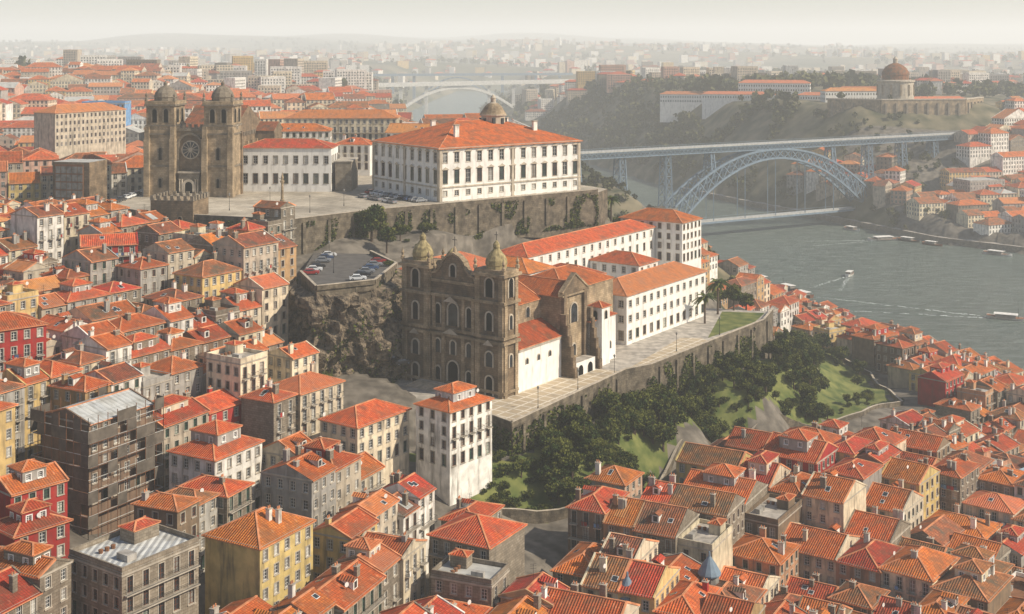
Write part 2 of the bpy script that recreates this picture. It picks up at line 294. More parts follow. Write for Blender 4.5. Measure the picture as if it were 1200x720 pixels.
def roof(m,fr,u0,u1,v0,v1,z,pitch,kind,k,wall,over=.4,caps=True):
    cu,cv=(u0+u1)/2,(v0+v1)/2;hu,hv=(u1-u0)/2,(v1-v0)/2
    sw=(kind=='gablev') or (kind=='hip' and hv>hu)
    if sw: hu,hv=hv,hu
    T=lambda a,b,z_: fr.P(cu+(b if sw else a),cv+(a if sw else b),z_)
    A,B=hu+(over if kind=='hip' else over*.15),hv+over;ze=z-over*pitch;zr=ze+B*pitch;r=max(.05,A-B) if kind=='hip' else A
    m.q([T(-A,-B,ze),T(A,-B,ze),T(r,0,zr),T(-r,0,zr)],k);m.q([T(A,B,ze),T(-A,B,ze),T(-r,0,zr),T(r,0,zr)],k)
    if kind=='hip': m.q([T(A,-B,ze),T(A,B,ze),T(r,0,zr)],k);m.q([T(-A,B,ze),T(-A,-B,ze),T(-r,0,zr)],k)
    else:
        for q in(-hu,hu): m.q([T(q,-hv,z-.01),T(q,hv,z-.01),T(q,0,z+hv*pitch-.05)],wall)
    c=[(-A,-B),(A,-B),(A,B),(-A,B)]
    for i in range(4):
        if kind!='hip' and i%2: continue
        a,b=c[i],c[(i+1)%4]; m.q([T(*a,ze-.16),T(*b,ze-.16),T(*b,ze),T(*a,ze)],'ridge')
    m.q([T(*a,ze-.16) for a in c],'trim')
    if caps:
        beam(m,T(-r,0,zr),T(r,0,zr),.32,'ridge',.2)
        if kind=='hip':
            for s1 in(-1,1):
                for s2 in(-1,1): beam(m,T(s1*A,s2*B,ze),T(s1*r,0,zr),.28,'ridge',.18)
        elif R.random()<.6:
            for s1 in(-1,1):
                for s2 in(-1,1): beam(m,T(s1*(A-.1),s2*B,ze+.05),T(s1*(A-.1),0,zr+.05),.3,R.choice(['ridge',wall]),.3)
    return T,A,B,ze,zr,r,sw,cu,cv
def chimney(m,fr,u,v,z0,z1,k):
    w=R.uniform(.35,.6);d=R.uniform(.3,.45); fr.box(m,u-w,u+w,v-d,v+d,z0,z1,k); fr.box(m,u-w-.1,u+w+.1,v-d-.1,v+d+.1,z1,z1+.12,'trim')
    for o in(-.5,.5): fr.lathe(m,u+o*w,v,[(.13,z1+.12),(.1,z1+.55),(0,z1+.56)],'ridge',6)
PAL=['white']*4+['cream']*4+['yellow']*3+['ochre']*2+['pink','salmon','greyp','greyp','granite','granite','granite','granite','beige','beige','beige','brown','brown','red','blue']
ROOFS=['tile_orange']*5+['tile_red']*4+['tile_old']*3+['tile_pale']*1
def house(x,y,ang,L,W,fl,wall=None,kind=None,lod=0,name='townhouse',z0=None,z1=None,rk=None,pitch=None,attic=None,mm=None,fh=None,cols=None,balc=.35,allw=False,extras=True,ww=1.0,wh=1.65,trim='trim',over=.4,colsW=None):
    m=mm or MB(); fr=Fr(x,y,ang); wall=wall or R.choice(PAL); kind=kind or R.choice(['hip','hip','gable','gable','gablev']); rk=rk or R.choice(ROOFS); fh=fh or R.uniform(2.75,3.15); pitch=pitch or R.uniform(.36,.5)
    c=[(-L/2,-W/2),(L/2,-W/2),(L/2,W/2),(-L/2,W/2)];w=[fr.P(*p,0) for p in c]
    if z0 is None or z1 is None:
        zs=[float(H(p[0],p[1])) for p in w]
        if z0 is None: z0=min(zs)-1.5
        if z1 is None: z1=sum(zs)/4+fl*fh+.5
    frame=R.choice(['frame']*5+['frame_green','frame_brown'])
    for i in range(4):
        a,b=w[i],w[(i+1)%4];Ls=L if i%2==0 else W; nrm=(b[1]-a[1],-(b[0]-a[0])); mx,my=(a[0]+b[0])/2,(a[1]+b[1])/2
        vis=allw or (nrm[0]*(-mx+30)+nrm[1]*(-my))/(Ls*math.hypot(mx,my))>-.25
        cc=(cols if (cols and i%2==0) else colsW if (colsW and i%2) else max(1,int(Ls/2.4)))
        nf=fl if vis and (i%2==0 or allw or R.random()<.6 or colsW) else 0
        facade(m,a,b,z0,z1,nf,cc,wall,trim,fh,ww,wh,lod,frame,balc=balc if i%2==0 else 0)
    if lod<2: fr.box(m,-L/2-.13,L/2+.13,-W/2-.13,W/2+.13,z1-.3,z1-.03,trim,bottom=True)
    if kind=='flat':
        fr.box(m,-L/2-.05,L/2+.05,-W/2-.05,W/2+.05,z1-.02,z1+.25,wall,rk)
        for q in((-L/2,L/2,-W/2,-W/2+.25),(-L/2,L/2,W/2-.25,W/2),(-L/2,-L/2+.25,-W/2+.25,W/2-.25),(L/2-.25,L/2,-W/2+.25,W/2-.25)): fr.box(m,*q,z1+.2,z1+1.,wall)
        if lod==0:
            fr.box(m,L*.05,L*.38,W*.08,W*.36,z1+.2,z1+2.4,wall); roof(m,fr,L*.05,L*.38,W*.08,W*.36,z1+2.4,.35,'hip','tile_red',wall,.2); fr.box(m,-L*.3,-L*.18,-W*.3,-W*.1,z1+.2,z1+1.2,'greyp')
            for q in range(3): fr.lathe(m,-L*.3+q*1.1,W*.2,[(.3,z1+.25),(.38,z1+.8),(.1,z1+.9),(0,z1+.9)],'rust',7)
        if mm is None: return m.obj(name)
        return
    T,A,B,ze,zr,r,sw,cu,cv=roof(m,fr,-L/2,L/2,-W/2,W/2,z1,pitch,kind,rk,wall,over,lod<2)
    if lod==0 and extras:
        for _ in range(R.choice([0,1,1,2,3])):
            u=R.uniform(-.4,.4)*L;v=R.choice([-1,1])*R.uniform(.1,.35)*W; chimney(m,fr,u,v,z1-.1,zr+R.uniform(.3,1.),R.choice(['white','greyp','granite',wall]))
        if attic is None: attic=R.random()<.16
        if attic:
            l2,w2=L*R.uniform(.2,.32),W*R.uniform(.2,.3); o=R.uniform(-.1,.1)*W; za=zr+.9; kw=R.choice(['red','metal_sheet','white','cream','greyp',wall])
            P=[fr.P(-l2,o-w2,0),fr.P(l2,o-w2,0),fr.P(l2,o+w2,0),fr.P(-l2,o+w2,0)]
            for i in range(4): facade(m,P[i],P[(i+1)%4],z1,za,1,2,kw,'frame',2.2,.8,1.0,0,'frame',sill=.7)
            roof(m,fr,-l2,l2,o-w2,o+w2,za,.4,'hip',rk,kw,.25)
        else:
            sl=(zr-ze)/B
            for _ in range(R.choice([0,0,1,2,3])):
                a=R.uniform(-.6,.6)*r if r>.5 else 0;b=R.choice([-1,1])*R.uniform(.3,.7)*B; sa,sb=R.uniform(.3,.5),R.uniform(.35,.5)
                if abs(a)<r: 
                    for g,kk,o in((.1,'frame',.06),(0,'glass',.09)): m.q([T(a+p*(sa+g),b+q*(sb+g),zr-abs(b+q*(sb+g))*sl+o) for p,q in((-1,-1),(1,-1),(1,1),(-1,1))],kk)
            if R.random()<.15 and r>1.2:
                s_=R.choice([-1,1]);a=R.uniform(-.3,.3)*r;b=s_*B*.5; m.q([T(a+p*1.1,b+q*1.5,zr-abs(b+q*1.5)*sl+.05) for p,q in((-1,-1),(1,-1),(1,1),(-1,1))],R.choice(['metal_sheet','tile_old','tile_pale']))
            if R.random()<.28 and r>1:
                s_=R.choice([-1,1]);a=R.uniform(-.4,.4)*r;b=s_*B*.5;zz=zr-abs(b)*sl
                for da in(-.7,.7): m.q([T(a+da,b+s_*.9,zz-.9*sl),T(a+da,b+s_*.9,zz+1.),T(a+da,b-s_*1.6,zz+1.)],'white')
                m.q([T(a-.7,b+s_*.9,zz-.9*sl),T(a+.7,b+s_*.9,zz-.9*sl),T(a+.7,b+s_*.9,zz+1.),T(a-.7,b+s_*.9,zz+1.)],'white')
                m.q([T(a-.4,b+s_*.93,zz-.2),T(a+.4,b+s_*.93,zz-.2),T(a+.4,b+s_*.93,zz+.8),T(a-.4,b+s_*.93,zz+.8)],'glass')
                for da in(-1,1): m.q([T(a,b+s_*1.1,zz+1.45),T(a+da*.95,b+s_*1.1,zz+.95),T(a+da*.95,b-s_*1.7,zz+.95),T(a,b-s_*1.7,zz+1.45)],rk)
        if R.random()<.5:
            p=fr.P(R.uniform(-.3,.3)*L,R.uniform(-.1,.1)*W,0); beam(m,(p[0],p[1],zr-.5),(p[0],p[1],zr+2.2),.05,'iron')
            for q in(1.4,1.8,2.1): beam(m,(p[0]-.5,p[1],zr+q),(p[0]+.5,p[1]+.2,zr+q),.035,'iron')
        if R.random()<.25:
            p=fr.P(R.uniform(-.4,.4)*L,-W*.3,0); n=10; m.q([(p[0]+.4*math.cos(i*.628)*.7,p[1]-.1+.4*math.cos(i*.628)*.5,zr-.2+.4*math.sin(i*.628)) for i in range(n)],'clean_white'); beam(m,(p[0],p[1],zr-2),(p[0],p[1],zr-.1),.06,'iron')
    if mm is None: return m.obj(name)
EX=[]
def exbox(x,y,ang,L,W,mg=1.): 
    f=Fr(x,y,ang); EX.append([f.P(a*(L/2+mg),b*(W/2+mg),0)[:2] for a,b in((-1,-1),(1,-1),(1,1),(-1,1))])
cnt=0
def fill(poly,ang,depth,flr,wr,lod=0,pal=None,street=4.5,merge=None,warp=4,vfov=.47,roofs=None,skip=.03,kinds=None,pal2=None,bank=4):
    global cnt
    a=math.radians(ang);c,s=math.cos(a),math.sin(a); U=[x*c+y*s for x,y in poly];V=[-x*s+y*c for x,y in poly]
    v=min(V);k=0;mgs={}
    while v<max(V):
        dp=depth*R.uniform(.88,1.15);u=min(U)+R.uniform(0,5)
        while u<max(U):
            w=R.uniform(*wr)*(1.5 if R.random()<.15 else 1);uc,vc=u+w/2,v+dp/2; u+=w+.07+(R.uniform(2,3.5) if R.random()<.04 else 0)
            wv=warp*math.sin(uc/38+v/60);wd=warp/38*math.cos(uc/38+v/60);vc+=wv+R.uniform(-.4,.4)
            x,y=uc*c-vc*s,uc*s+vc*c
            if y<100 or abs(x)/y>vfov or R.random()<skip or not inpoly(x,y,poly): continue
            an=ang+math.degrees(math.atan(wd))+R.uniform(-1.2,1.2); f=Fr(x,y,an); cs=[f.P(p*w/2,q*dp/2,0) for p,q in((-1,-1),(1,-1),(1,1),(-1,1),(0,0),(0,-1),(0,1))]
            if any(bool(inpoly(p[0],p[1],e)) for e in EX for p in cs) or any(bool(inpoly(p[0],p[1],RIV)) for p in cs): continue
            if min(float(dpl(x,y,NB)),float(dpl(x,y,FB)))<dp*.7+bank: continue
            pl=pal
            if pal2 and mn.noise(Vector((x/30,y/30,4)))>.1: pl=pal2
            kw=dict(lod=lod,wall=R.choice(pl) if pl else None,rk=R.choice(roofs) if roofs else None,kind=R.choice(kinds) if kinds else None)
            if kw['kind']=='flat': kw['rk']=R.choice(['concrete','rust','sidewalk'])
            if w>9.5 and kw['kind']=='gablev': kw['kind']='hip'
            fm=(flr[0]+flr[1])/2+mn.noise(Vector((x/35,y/35,9.)))*(flr[1]-flr[0])*1.2; fl=int(max(flr[0],min(flr[1],round(fm+R.choice([-.6,0,0,.6]))))) if lod==0 else R.randint(*flr)
            dd=dp-R.choice([0,0,0,.8,2.])
            if merge:
                g=(int(x//120),int(y//150)); mg=mgs.setdefault(g,MB()); house(x,y,an,w,dd,fl,mm=mg,**kw)
            else: house(x,y,an,w,dd,fl,**kw)
            cnt+=1
        v+=dp+(street if k%2 else R.uniform(.1,.6)); k+=1
    for g in mgs.values(): g.obj(merge)
# ------------------------------------------------------------------ ornament helpers on a frame
def arch(m,P,c,z0,w,h,o,k='opening_shade',tk='granite_light',tw=.35,to=.25,n=8):
    r=w/2;zs=z0+h-r; pts=[(c-r,z0),(c+r,z0)]+[(c+r*math.cos(math.pi*i/n),zs+r*math.sin(math.pi*i/n)) for i in range(n+1)]
    m.q([P(a,z,o) for a,z in pts],k); R2=r+tw
    def band(a0,z0_,a1,z1_,b0,y0,b1,y1):
        m.q([P(a0,z0_,o+to),P(a1,z1_,o+to),P(b1,y1,o+to),P(b0,y0,o+to)],tk); m.q([P(a0,z0_,o+to),P(a1,z1_,o+to),P(a1,z1_,o-.05),P(a0,z0_,o-.05)],tk); m.q([P(b0,y0,o+to),P(b1,y1,o+to),P(b1,y1,o-.05),P(b0,y0,o-.05)],tk)
    band(c-r,z0,c-r,zs,c-R2,z0,c-R2,zs);band(c+r,z0,c+r,zs,c+R2,z0,c+R2,zs)
    for i in range(n):
        t0,t1=math.pi*i/n,math.pi*(i+1)/n; band(c+r*math.cos(t0),zs+r*math.sin(t0),c+r*math.cos(t1),zs+r*math.sin(t1),c+R2*math.cos(t0),zs+R2*math.sin(t0),c+R2*math.cos(t1),zs+R2*math.sin(t1))
# ================================================================== CHURCH (twin-towered baroque) & COLLEGE
G=Fr(-2,303,54.6); Z=46
def PF(a,z,o): return G.P(-o,a,z)
m=MB(); K='granite_dark'; Lt='granite_mid'
def front_tower(y0,y1):
    G.box(m,0,5.5,y0,y1,Z-3,Z+29,K)
    yc=(y0+y1)/2
    for z,e in((Z+1.2,.35),(Z+13,.7),(Z+14.2,.5),(Z+22.5,.7),(Z+29,.9)): G.box(m,-e,5.5+e,y0-e,y1+e,z-.35,z+.35,Lt,bottom=True)
    for (a,b) in((y0-.02,y0+1.3),(y1-1.3,y1+.02)):
        G.box(m,-.45,0.1,a,b,Z,Z+12.7,Lt);G.box(m,-.4,.1,a,b,Z+14.5,Z+22.2,Lt);G.box(m,-.35,.1,a,b,Z+22.8,Z+28.7,Lt)
    for a in(.0,4.3):
        for s,q in((y0-.4,y0+.1),(y1-.1,y1+.4)): G.box(m,a,a+1.2,s,q,Z,Z+12.7,Lt);G.box(m,a,a+1.2,s,q,Z+14.5,Z+22.2,Lt);G.box(m,a,a+1.2,s,q,Z+22.8,Z+28.7,Lt)
    arch(m,PF,yc,Z+.2,2.0,4.6,.06);arch(m,PF,yc,Z+7,2.0,3.6,.06,'glass');arch(m,PF,yc,Z+15.6,1.8,4.4,.06);arch(m,PF,yc,Z+23.6,2.2,4.6,.06)
    PR=lambda a,z,o:G.P(a,y0-o,z); arch(m,PR,2.7,Z+23.6,1.8,4.6,.06);arch(m,PR,2.7,Z+16,1.2,3.4,.06,'glass'); arch(m,PR,2.7,Z+7,1.2,3,.06,'glass')
    PB=lambda a,z,o:G.P(a,y1+o,z); arch(m,PB,2.7,Z+23.6,1.8,4.6,.06)
    G.box(m,-.3,5.8,y0-.3,y1+.3,Z+29.35,Z+30.2,Lt)
    for u in(-.1,5.6):
        for v in(y0-.1,y1+.1): G.lathe(m,u,v,[(.5,Z+30.2),(.5,Z+31),(.2,Z+31.2),(.45,Z+31.9),(.08,Z+32.8),(0,Z+33.4)],Lt,6)
    G.lathe(m,2.75,yc,[(2.5,Z+30.2),(2.5,Z+31.1),(2.7,Z+31.2),(2.6,Z+32.2),(2.1,Z+33.3),(1.4,Z+34.1),(.9,Z+34.7),(.7,Z+35.1),(.85,Z+35.2),(.8,Z+36),(.2,Z+36.8),(0,Z+36.9)],'lichen',12)
    beam(m,G.P(2.75,yc,Z+36.8),G.P(2.75,yc,Z+39),.14,'iron'); beam(m,G.P(2.75,yc-.5,Z+38.2),G.P(2.75,yc+.5,Z+38.2),.12,'iron')
front_tower(0,8.2);front_tower(22.8,31)
G.box(m,.6,5.4,8.2,22.8,Z-3,Z+26,K)
for z,e in((Z+1.2,.2),(Z+13,.5),(Z+14.2,.35),(Z+22.5,.6)): G.box(m,.6-e-.25,5,8.5,22.5,z-.35,z+.35,Lt,bottom=True)
for a in(8.8,11.8,17.9+.0,20.9):
    G.box(m,0,.7,a,a+.9,Z,Z+12.7,Lt);G.box(m,.1,.7,a,a+.9,Z+14.5,Z+22.2,Lt)
PC=lambda a,z,o:G.P(.6-o,a,z)
arch(m,PC,15.5,Z+.2,3.2,6.4,.08);arch(m,PC,10.6,Z+.2,1.6,4.6,.08);arch(m,PC,20.2,Z+.2,1.6,4.6,.08)
for a in(10.6,15.5,20.2): arch(m,PC,a,Z+8.2,1.5,3.4,.08,'glass')
arch(m,PC,15.5,Z+15.2,3.0,5.6,.08,'glass');
for a in(10.6,20.2): arch(m,PC,a,Z+15.4,1.5,4.8,.08,'opening_shade')
for a,w_,zz in((15.5,2.6,13.4),(15.5,2.2,21.2),(4.1,1.6,12.2),(26.9,1.6,12.2)):
    m.q([G.P(-.75,a-w_,Z+zz),G.P(-.75,a+w_,Z+zz),G.P(-.75,a,Z+zz+1.4)],'granite_light')
prof=[(8.5,Z+26),(8.8,Z+27.6),(10.5,Z+28.2),(11.7,Z+29.4),(12.3,Z+31),(13.7,Z+32.2),(15.5,Z+33),(17.3,Z+32.2),(18.7,Z+31),(19.3,Z+29.4),(20.5,Z+28.2),(22.2,Z+27.6),(22.5,Z+26)]
for u in(.5,1.9): m.q([G.P(u,a,z) for a,z in prof],K)
for (a,z),(b,y) in zip(prof[:-1],prof[1:]): beam(m,G.P(1.1,a,z),G.P(1.1,b,y),2.0,Lt,.5)
G.box(m,.1,2.2,8.5,22.5,Z+25.6,Z+26.3,Lt,bottom=True)
G.lathe(m,1.1,15.5,[(.6,Z+33),(.4,Z+34),(.1,Z+34.6),(0,Z+35)],Lt,8); beam(m,G.P(1.1,15.5,Z+34.5),G.P(1.1,15.5,Z+37),.16,'iron'); beam(m,G.P(1.1,14.8,Z+36.2),G.P(1.1,16.2,Z+36.2),.14,'iron')
for a in(9.1,21.9): G.lathe(m,1.1,a,[(.55,Z+27.6),(.25,Z+28.6),(.5,Z+29.2),(.1,Z+30.6),(0,Z+31)],Lt,8)
PG=lambda a,z,o:G.P(.5-o,a,z); arch(m,PG,15.5,Z+27.2,1.6,3.0,.06,'opening_shade')
G.lathe(m,4.6,19,[(1.8,Z+24),(1.8,Z+30),(2.,Z+30.2),(1.8,Z+31.4),(1.0,Z+32.5),(.3,Z+33.2),(0,Z+33.5)],'lichen',12)
W_='clean_white'
G.box(m,5.4,62,7,25,Z-3,Z+19,'granite_mid'); roof(m,G,5.4,25.8,7,25,Z+19,.5,'gable','tile_orange',K,.3)
G.box(m,5.45,26,.2,7,Z-3,Z+10.6,W_); m.q([G.P(5.2,-.2,Z+10.5),G.P(26,-.2,Z+10.5),G.P(26,7,Z+14),G.P(5.2,7,Z+14)],'tile_red')
m.q([G.P(6.2,-.2,Z+10.3),G.P(26,-.2,Z+10.3),G.P(26,-.2,Z+10.5),G.P(6.2,-.2,Z+10.5)],'ridge'); m.q([G.P(26,-.2,Z+10.5),G.P(26,7,Z+14),G.P(26,7,Z+10)],K)
G.box(m,6.4,26,-.05,.25,Z+9.7,Z+10.28,'trim')
for u in(10,15,20):
    PQ=lambda a,z,o:G.P(a,7-o,z); arch(m,PQ,u,Z+15,1.6,2.6,.05,'glass',to=.15,tw=.25)
    arch(m,lambda a,z,o:G.P(a,.2-o,z),u,Z+6.2,1.0,1.4,.04,'glass',to=.1,tw=.2)
G.box(m,5.42,62.1,25,30.8,Z-3,Z+11,W_); m.q([G.P(5.2,31.2,Z+10.8),G.P(62,31.2,Z+10.8),G.P(62,25,Z+14.3),G.P(5.2,25,Z+14.3)],'tile_red')
G.box(m,26,37,.6,31.4,Z-3,Z+20,'granite_mid'); roof(m,G,26,37,.6,31.4,Z+20,.55,'gablev','tile_orange','granite_mid',.25)
for a in(26,35.6): G.box(m,a,a+1.4,-.2,.7,Z,Z+20.5,K)
gp=[(25.4,Z+20),(37.6,Z+20),(37.6,Z+21),(31.5,Z+25.2),(25.4,Z+21)]
for v in(.1,.9): m.q([G.P(a,v,z) for a,z in gp],K)
for i in range(5):
    (a,z),(b,y)=gp[i],gp[(i+1)%5]; beam(m,G.P(a,.5,z),G.P(b,.5,y),1.3,Lt,.45)
PT=lambda a,z,o:G.P(a,.6-o,z); arch(m,PT,31.5,Z+12.5,3,5,.05,'glass'); arch(m,PT,31.5,Z+4,1.6,3,.05,'glass')
for u in(25.2,37.0):
    for j in range(6): G.box(m,u,u+1.3,-1.2-(5-j)*.55,.6,Z-3+(j*2.6 if j else 0),Z+j*2.6+2.6,K)
G.box(m,37,50,-1,7,Z-3,Z+12,W_); roof(m,G,37,50,-1,7,Z+12,.4,'hip','tile_red',W_,.35)
G.box(m,40,44,-2.8,1.2,Z-3,Z+15.5,W_); roof(m,G,40,44,-2.8,1.2,Z+15.5,.5,'hip','tile_red',W_,.4); arch(m,lambda a,z,o:G.P(a,-2.8-o,z),42,Z+12,1.2,2.2,.03,'opening_shade',to=.08,tw=.2); arch(m,lambda a,z,o:G.P(40-o,a,z),-.8,Z+12,1.2,2.2,.03,'opening_shade',to=.08,tw=.2)
for u,w in((39,1.2),(47,1.2)): arch(m,lambda a,z,o:G.P(a,-1-o,z),u,Z+3,w,2.,.03,'glass',to=.08,tw=.2)
roof(m,G,37,62,7,25,Z+19,.42,'hip','tile_orange',Lt,.3)
G.box(m,27,36,-3.2,.15,Z-2,Z+3.4,W_,'sidewalk')
for u in(29,33.5): arch(m,lambda a,z,o:G.P(a,-3.2-o,z),u,Z,2.4,2.6,.03,'opening_shade','clean_white',.12,.06)
m.obj('baroque_church',o=G.P(0,16,Z))
m=MB()
for i in range(6): G.box(m,-2.2-i*.5,-.3,7,25+i*.3,Z-.2,Z+1.2-i*.2,'granite_light')
m.obj('church_steps')
def gh(u0,u1,v0,v1,z1,name='college_wing',wall='clean_white',rk='tile_orange',fl=3,cols=None,colsW=None,kind='hip',pitch=.42,z0=Z-3,lod=0,ww=1.2,wh=1.9,fh=3.6,attic=False):
    p=G.P((u0+u1)/2,(v0+v1)/2,0); return house(p[0],p[1],54.6,u1-u0,v1-v0,fl,wall,kind,lod,name,z0,z1,rk,pitch,attic,None,fh,cols,0,True,False,ww,wh,'granite_light',.5,colsW)
gh(63.7,112,3.6,18,Z+14,fl=3,cols=12,colsW=4,rk='tile_pale',fh=4.2,ww=1.5)
gh(62,138,36,48,68,rk='tile_orange',fl=2,cols=16,colsW=3)
gh(64.5,76,18.2,35.8,63,rk='tile_red',fl=2,cols=3,colsW=5)
gh(96,108,18.2,35.8,62.5,rk='tile_orange',fl=2,cols=3,colsW=5)
gh(139,153,26,50,70,rk='tile_orange',fl=4,cols=5,colsW=7,fh=3.3)
gh(18,48,34,52,68,rk='tile_pale',fl=4,cols=8,colsW=5)
gh(49,62,27,48,66,rk='tile_orange',fl=3,cols=4,colsW=5)
gh(-3,17,36,46,61,rk='tile_old',fl=3,cols=5,colsW=3,wall='white')
# ================================================================== EPISCOPAL PALACE
Pz=Fr(-23,405,36.9); m=MB(); A0=[(0,0),(58,0),(58,41),(0,41)]; w=[Pz.P(*p,0) for p in A0]
for i,(cc) in enumerate((13,9,13,9)):
    a,b=w[i],w[(i+1)%4]; facade(m,a,b,97-12.5,97,2,cc,'clean_white','granite_light',5.6,1.7,3.4,0,'frame',sill=1.2); facade(m,a,b,70,84.5,2,cc,'clean_white','granite_light',3.4,1.5,1.7,0,'frame',sill=.9)
    dx,dy=b[0]-a[0],b[1]-a[1];L=math.hypot(dx,dy); f=Fr(a[0],a[1],math.degrees(math.atan2(dy,dx))); cw=L/cc
    for j in range(cc):
        c=(j+.5)*cw
        for zz in(97-.35-5.6+4.75,97-.35-11.2+4.75): 
            p=[f.P(c-1.3,-.3,zz),f.P(c+1.3,-.3,zz),f.P(c,-.3,zz+.75)]; m.q(p,'granite_light'); f.box(m,c-1.3,c+1.3,-.3,0.02,zz-.18,zz,'granite_light')
    for q in(0,L/2-.5,L-1.0): f.box(m,q,q+1.0,-.22,.05,70,96.6,'granite_light')
    f.box(m,-.2,L+.2,-.3,.05,84.3,84.75,'granite_light')
Pz.box(m,-.5,58.5,-.5,41.5,96.6,97.1,'granite_light',bottom=True)
roof(m,Pz,0,58,0,41,97.1,.34,'hip','tile_orange','clean_white',.8)
Pz.lathe(m,36,20.5,[(4.2,100),(4.2,105.2),(4.7,105.4),(4.7,105.8),(4.0,106.6),(2.9,108.4),(1.6,109.5),(.9,109.9),(.9,111.2),(1.1,111.3),(.5,112.2),(0,112.6)],'granite_light',16)
Pz.lathe(m,36,20.5,[(4.75,105.7),(4.05,106.8),(2.95,108.5),(1.65,109.6)],'granite_mid',16)
for i in range(8):
    t=math.pi*i/4+.2; Pz.box(m,36+4.2*math.cos(t)-.45,36+4.2*math.cos(t)+.45,20.5+4.2*math.sin(t)-.45,20.5+4.2*math.sin(t)+.45,102.3,104.6,'glass')
for u,v in((12,8),(46,10),(50,32),(20,34)): Pz.box(m,u-.8,u+.8,v-.5,v+.5,98,103.4,'white'); Pz.box(m,u-1,u+1,v-.7,v+.7,103.4,103.7,'trim')
m.obj('episcopal_palace',o=Pz.P(29,20,76))
# ================================================================== CATHEDRAL
C=Fr(-120,420,-4); m=MB(); z=80; K='granite_mid';D_='granite_dark'
PW=lambda a,zz,o:C.P(a,-o,zz)
for u0 in(0,19.3):
    u1=u0+9.4; C.box(m,u0,u1,0,10.5,z-3,z+30,K)
    for q in((u0-.5,u0+1.3),(u1-1.3,u1+.5)):
        C.box(m,q[0],q[1],-1.3,1.2,z-3,z+19,K); C.box(m,q[0]+.15,q[1]-.15,-.9,1.,z+19,z+23,K); C.box(m,q[0],q[1],9.5,11.2,z-3,z+21,D_)
    for zz,e in((z+10,.25),(z+20.5,.3),(z+23.3,.3),(z+30,.6)): C.box(m,u0-e,u1+e,-e,10.5+e,zz-.25,zz+.3,'granite',bottom=True)
    for a in(u0+2.8,u0+6.6): arch(m,PW,a,z+24.3,1.6,4.4,.06,'opening_shade','granite',.3,.2)
    for a in(2.9,7.4):
        arch(m,lambda s,zz,o:C.P(u1+o,s,zz),a,z+24.3,1.7,4.4,.06,'opening_shade','granite',.3,.2); arch(m,lambda s,zz,o:C.P(u0-o,s,zz),a,z+24.3,1.7,4.4,.06,'opening_shade','granite',.3,.2)
    arch(m,PW,u0+4.7,z+12,1.1,4,.06,'opening_shade','granite',.3,.2); arch(m,PW,u0+4.7,z+3,1.0,3,.06,'opening_shade','granite',.3,.2); arch(m,lambda s,zz,o:C.P(u1+o,s,zz),5.2,z+22,1.,1.1,.06,'opening_shade')
    C.box(m,u0-.4,u1+.4,-.5,11,z+30.3,z+31.3,K)
    for u in(u0,u1):
        for v in(0,10.5): C.lathe(m,u,v,[(.6,z+31.3),(.5,z+32.4),(.2,z+32.6),(.45,z+33.2),(0,z+34.4)],'granite',6)
    C.lathe(m,(u0+u1)/2,5.25,[(3.7,z+31),(3.7,z+32.3),(3.9,z+32.5),(3.4,z+34),(2.3,z+35.4),(1.1,z+36.1),(.6,z+36.3),(.6,z+37.2),(0,z+38)],'granite',12)
C.box(m,9.4,19.3,1.5,12,z-3,z+22,K); C.box(m,9.5,19.2,1.0,1.6,z+21.5,z+22.4,'granite')
for i in range(5): C.box(m,9.8+i*1.95,10.8+i*1.95,1.1,1.7,z+22.4,z+23.7,'granite')
PN=lambda a,zz,o:C.P(a,1.5-o,zz); cc=14.35
arch(m,PN,cc,z+8,7.6,12.2,.05,'granite_dark','granite',.7,.7,14)
def disc(r,o,k,n=20): m.q([PN(cc+r*math.cos(2*math.pi*i/n),z+15.3+r*math.sin(2*math.pi*i/n),o) for i in range(n)],k)
disc(3.1,.15,'granite_light'); disc(2.7,.2,'glass'); disc(.7,.35,'granite_light')
for i in range(12):
    t=math.pi*i/6; beam(m,PN(cc+.5*math.cos(t),z+15.3+.5*math.sin(t),.3),PN(cc+2.8*math.cos(t),z+15.3+2.8*math.sin(t),.3),.2,'granite_light')
C.box(m,cc-3.4,cc+3.4,-.3,1.6,z,z+7.8,'granite'); arch(m,lambda a,zz,o:C.P(a,-.3-o,zz),cc,z,2.6,5,.05,'opening_shade','granite_light',.8,.35)
for a in(-3.2,-2.4,2.,2.8): C.lathe(m,cc+a+.2,-.5,[(.3,z),(.22,z+.5),(.22,z+5.5),(.35,z+5.9)],'granite_light',8)
C.box(m,cc-3.7,cc+3.7,-.7,1.6,z+7.8,z+8.3,'granite_light',bottom=True)
for i in range(5): C.box(m,cc-4.5-i*.4,cc+4.5+i*.4,-2-i*.45,1,z-.2,z+1.2-i*.24,'granite_light')
C.box(m,5,24,10.6,62,z-3,z+18,D_); roof(m,C,5,24,10.6,62,z+18,.4,'gable','tile_old',D_,.3)
C.box(m,-1,31,45,58,z-3,z+19,D_); roof(m,C,-1,31,45,58,z+19,.4,'gable','tile_old',D_,.3)
for i in range(6):
    for u in(4.2,24): C.box(m,u,u+1.,14+i*6,15.4+i*6,z-3,z+16,K)
for i in range(18):
    for u in(4.7,23.8): C.box(m,u,u+.6,11+i*2,12+i*2,z+18,z+19.3,'granite')
m.obj('cathedral',o=C.P(15,20,80))
def hb(x,y,a,L,W,fl,z1,name='townhouse',ex=True,**k):
    if ex: exbox(x,y,a,L,W,.6)
    return house(x,y,a,L,W,fl,z1=z1,name=name,**k)
hb(-76.5,441,-2,31,14,2,95,'chapter_house',z0=79,wall='clean_white',kind='hip',cols=9,colsW=4,fh=6,wh=2.6,ww=1.4,rk='tile_red',attic=False,allw=True,extras=False,trim='granite',pitch=.35)
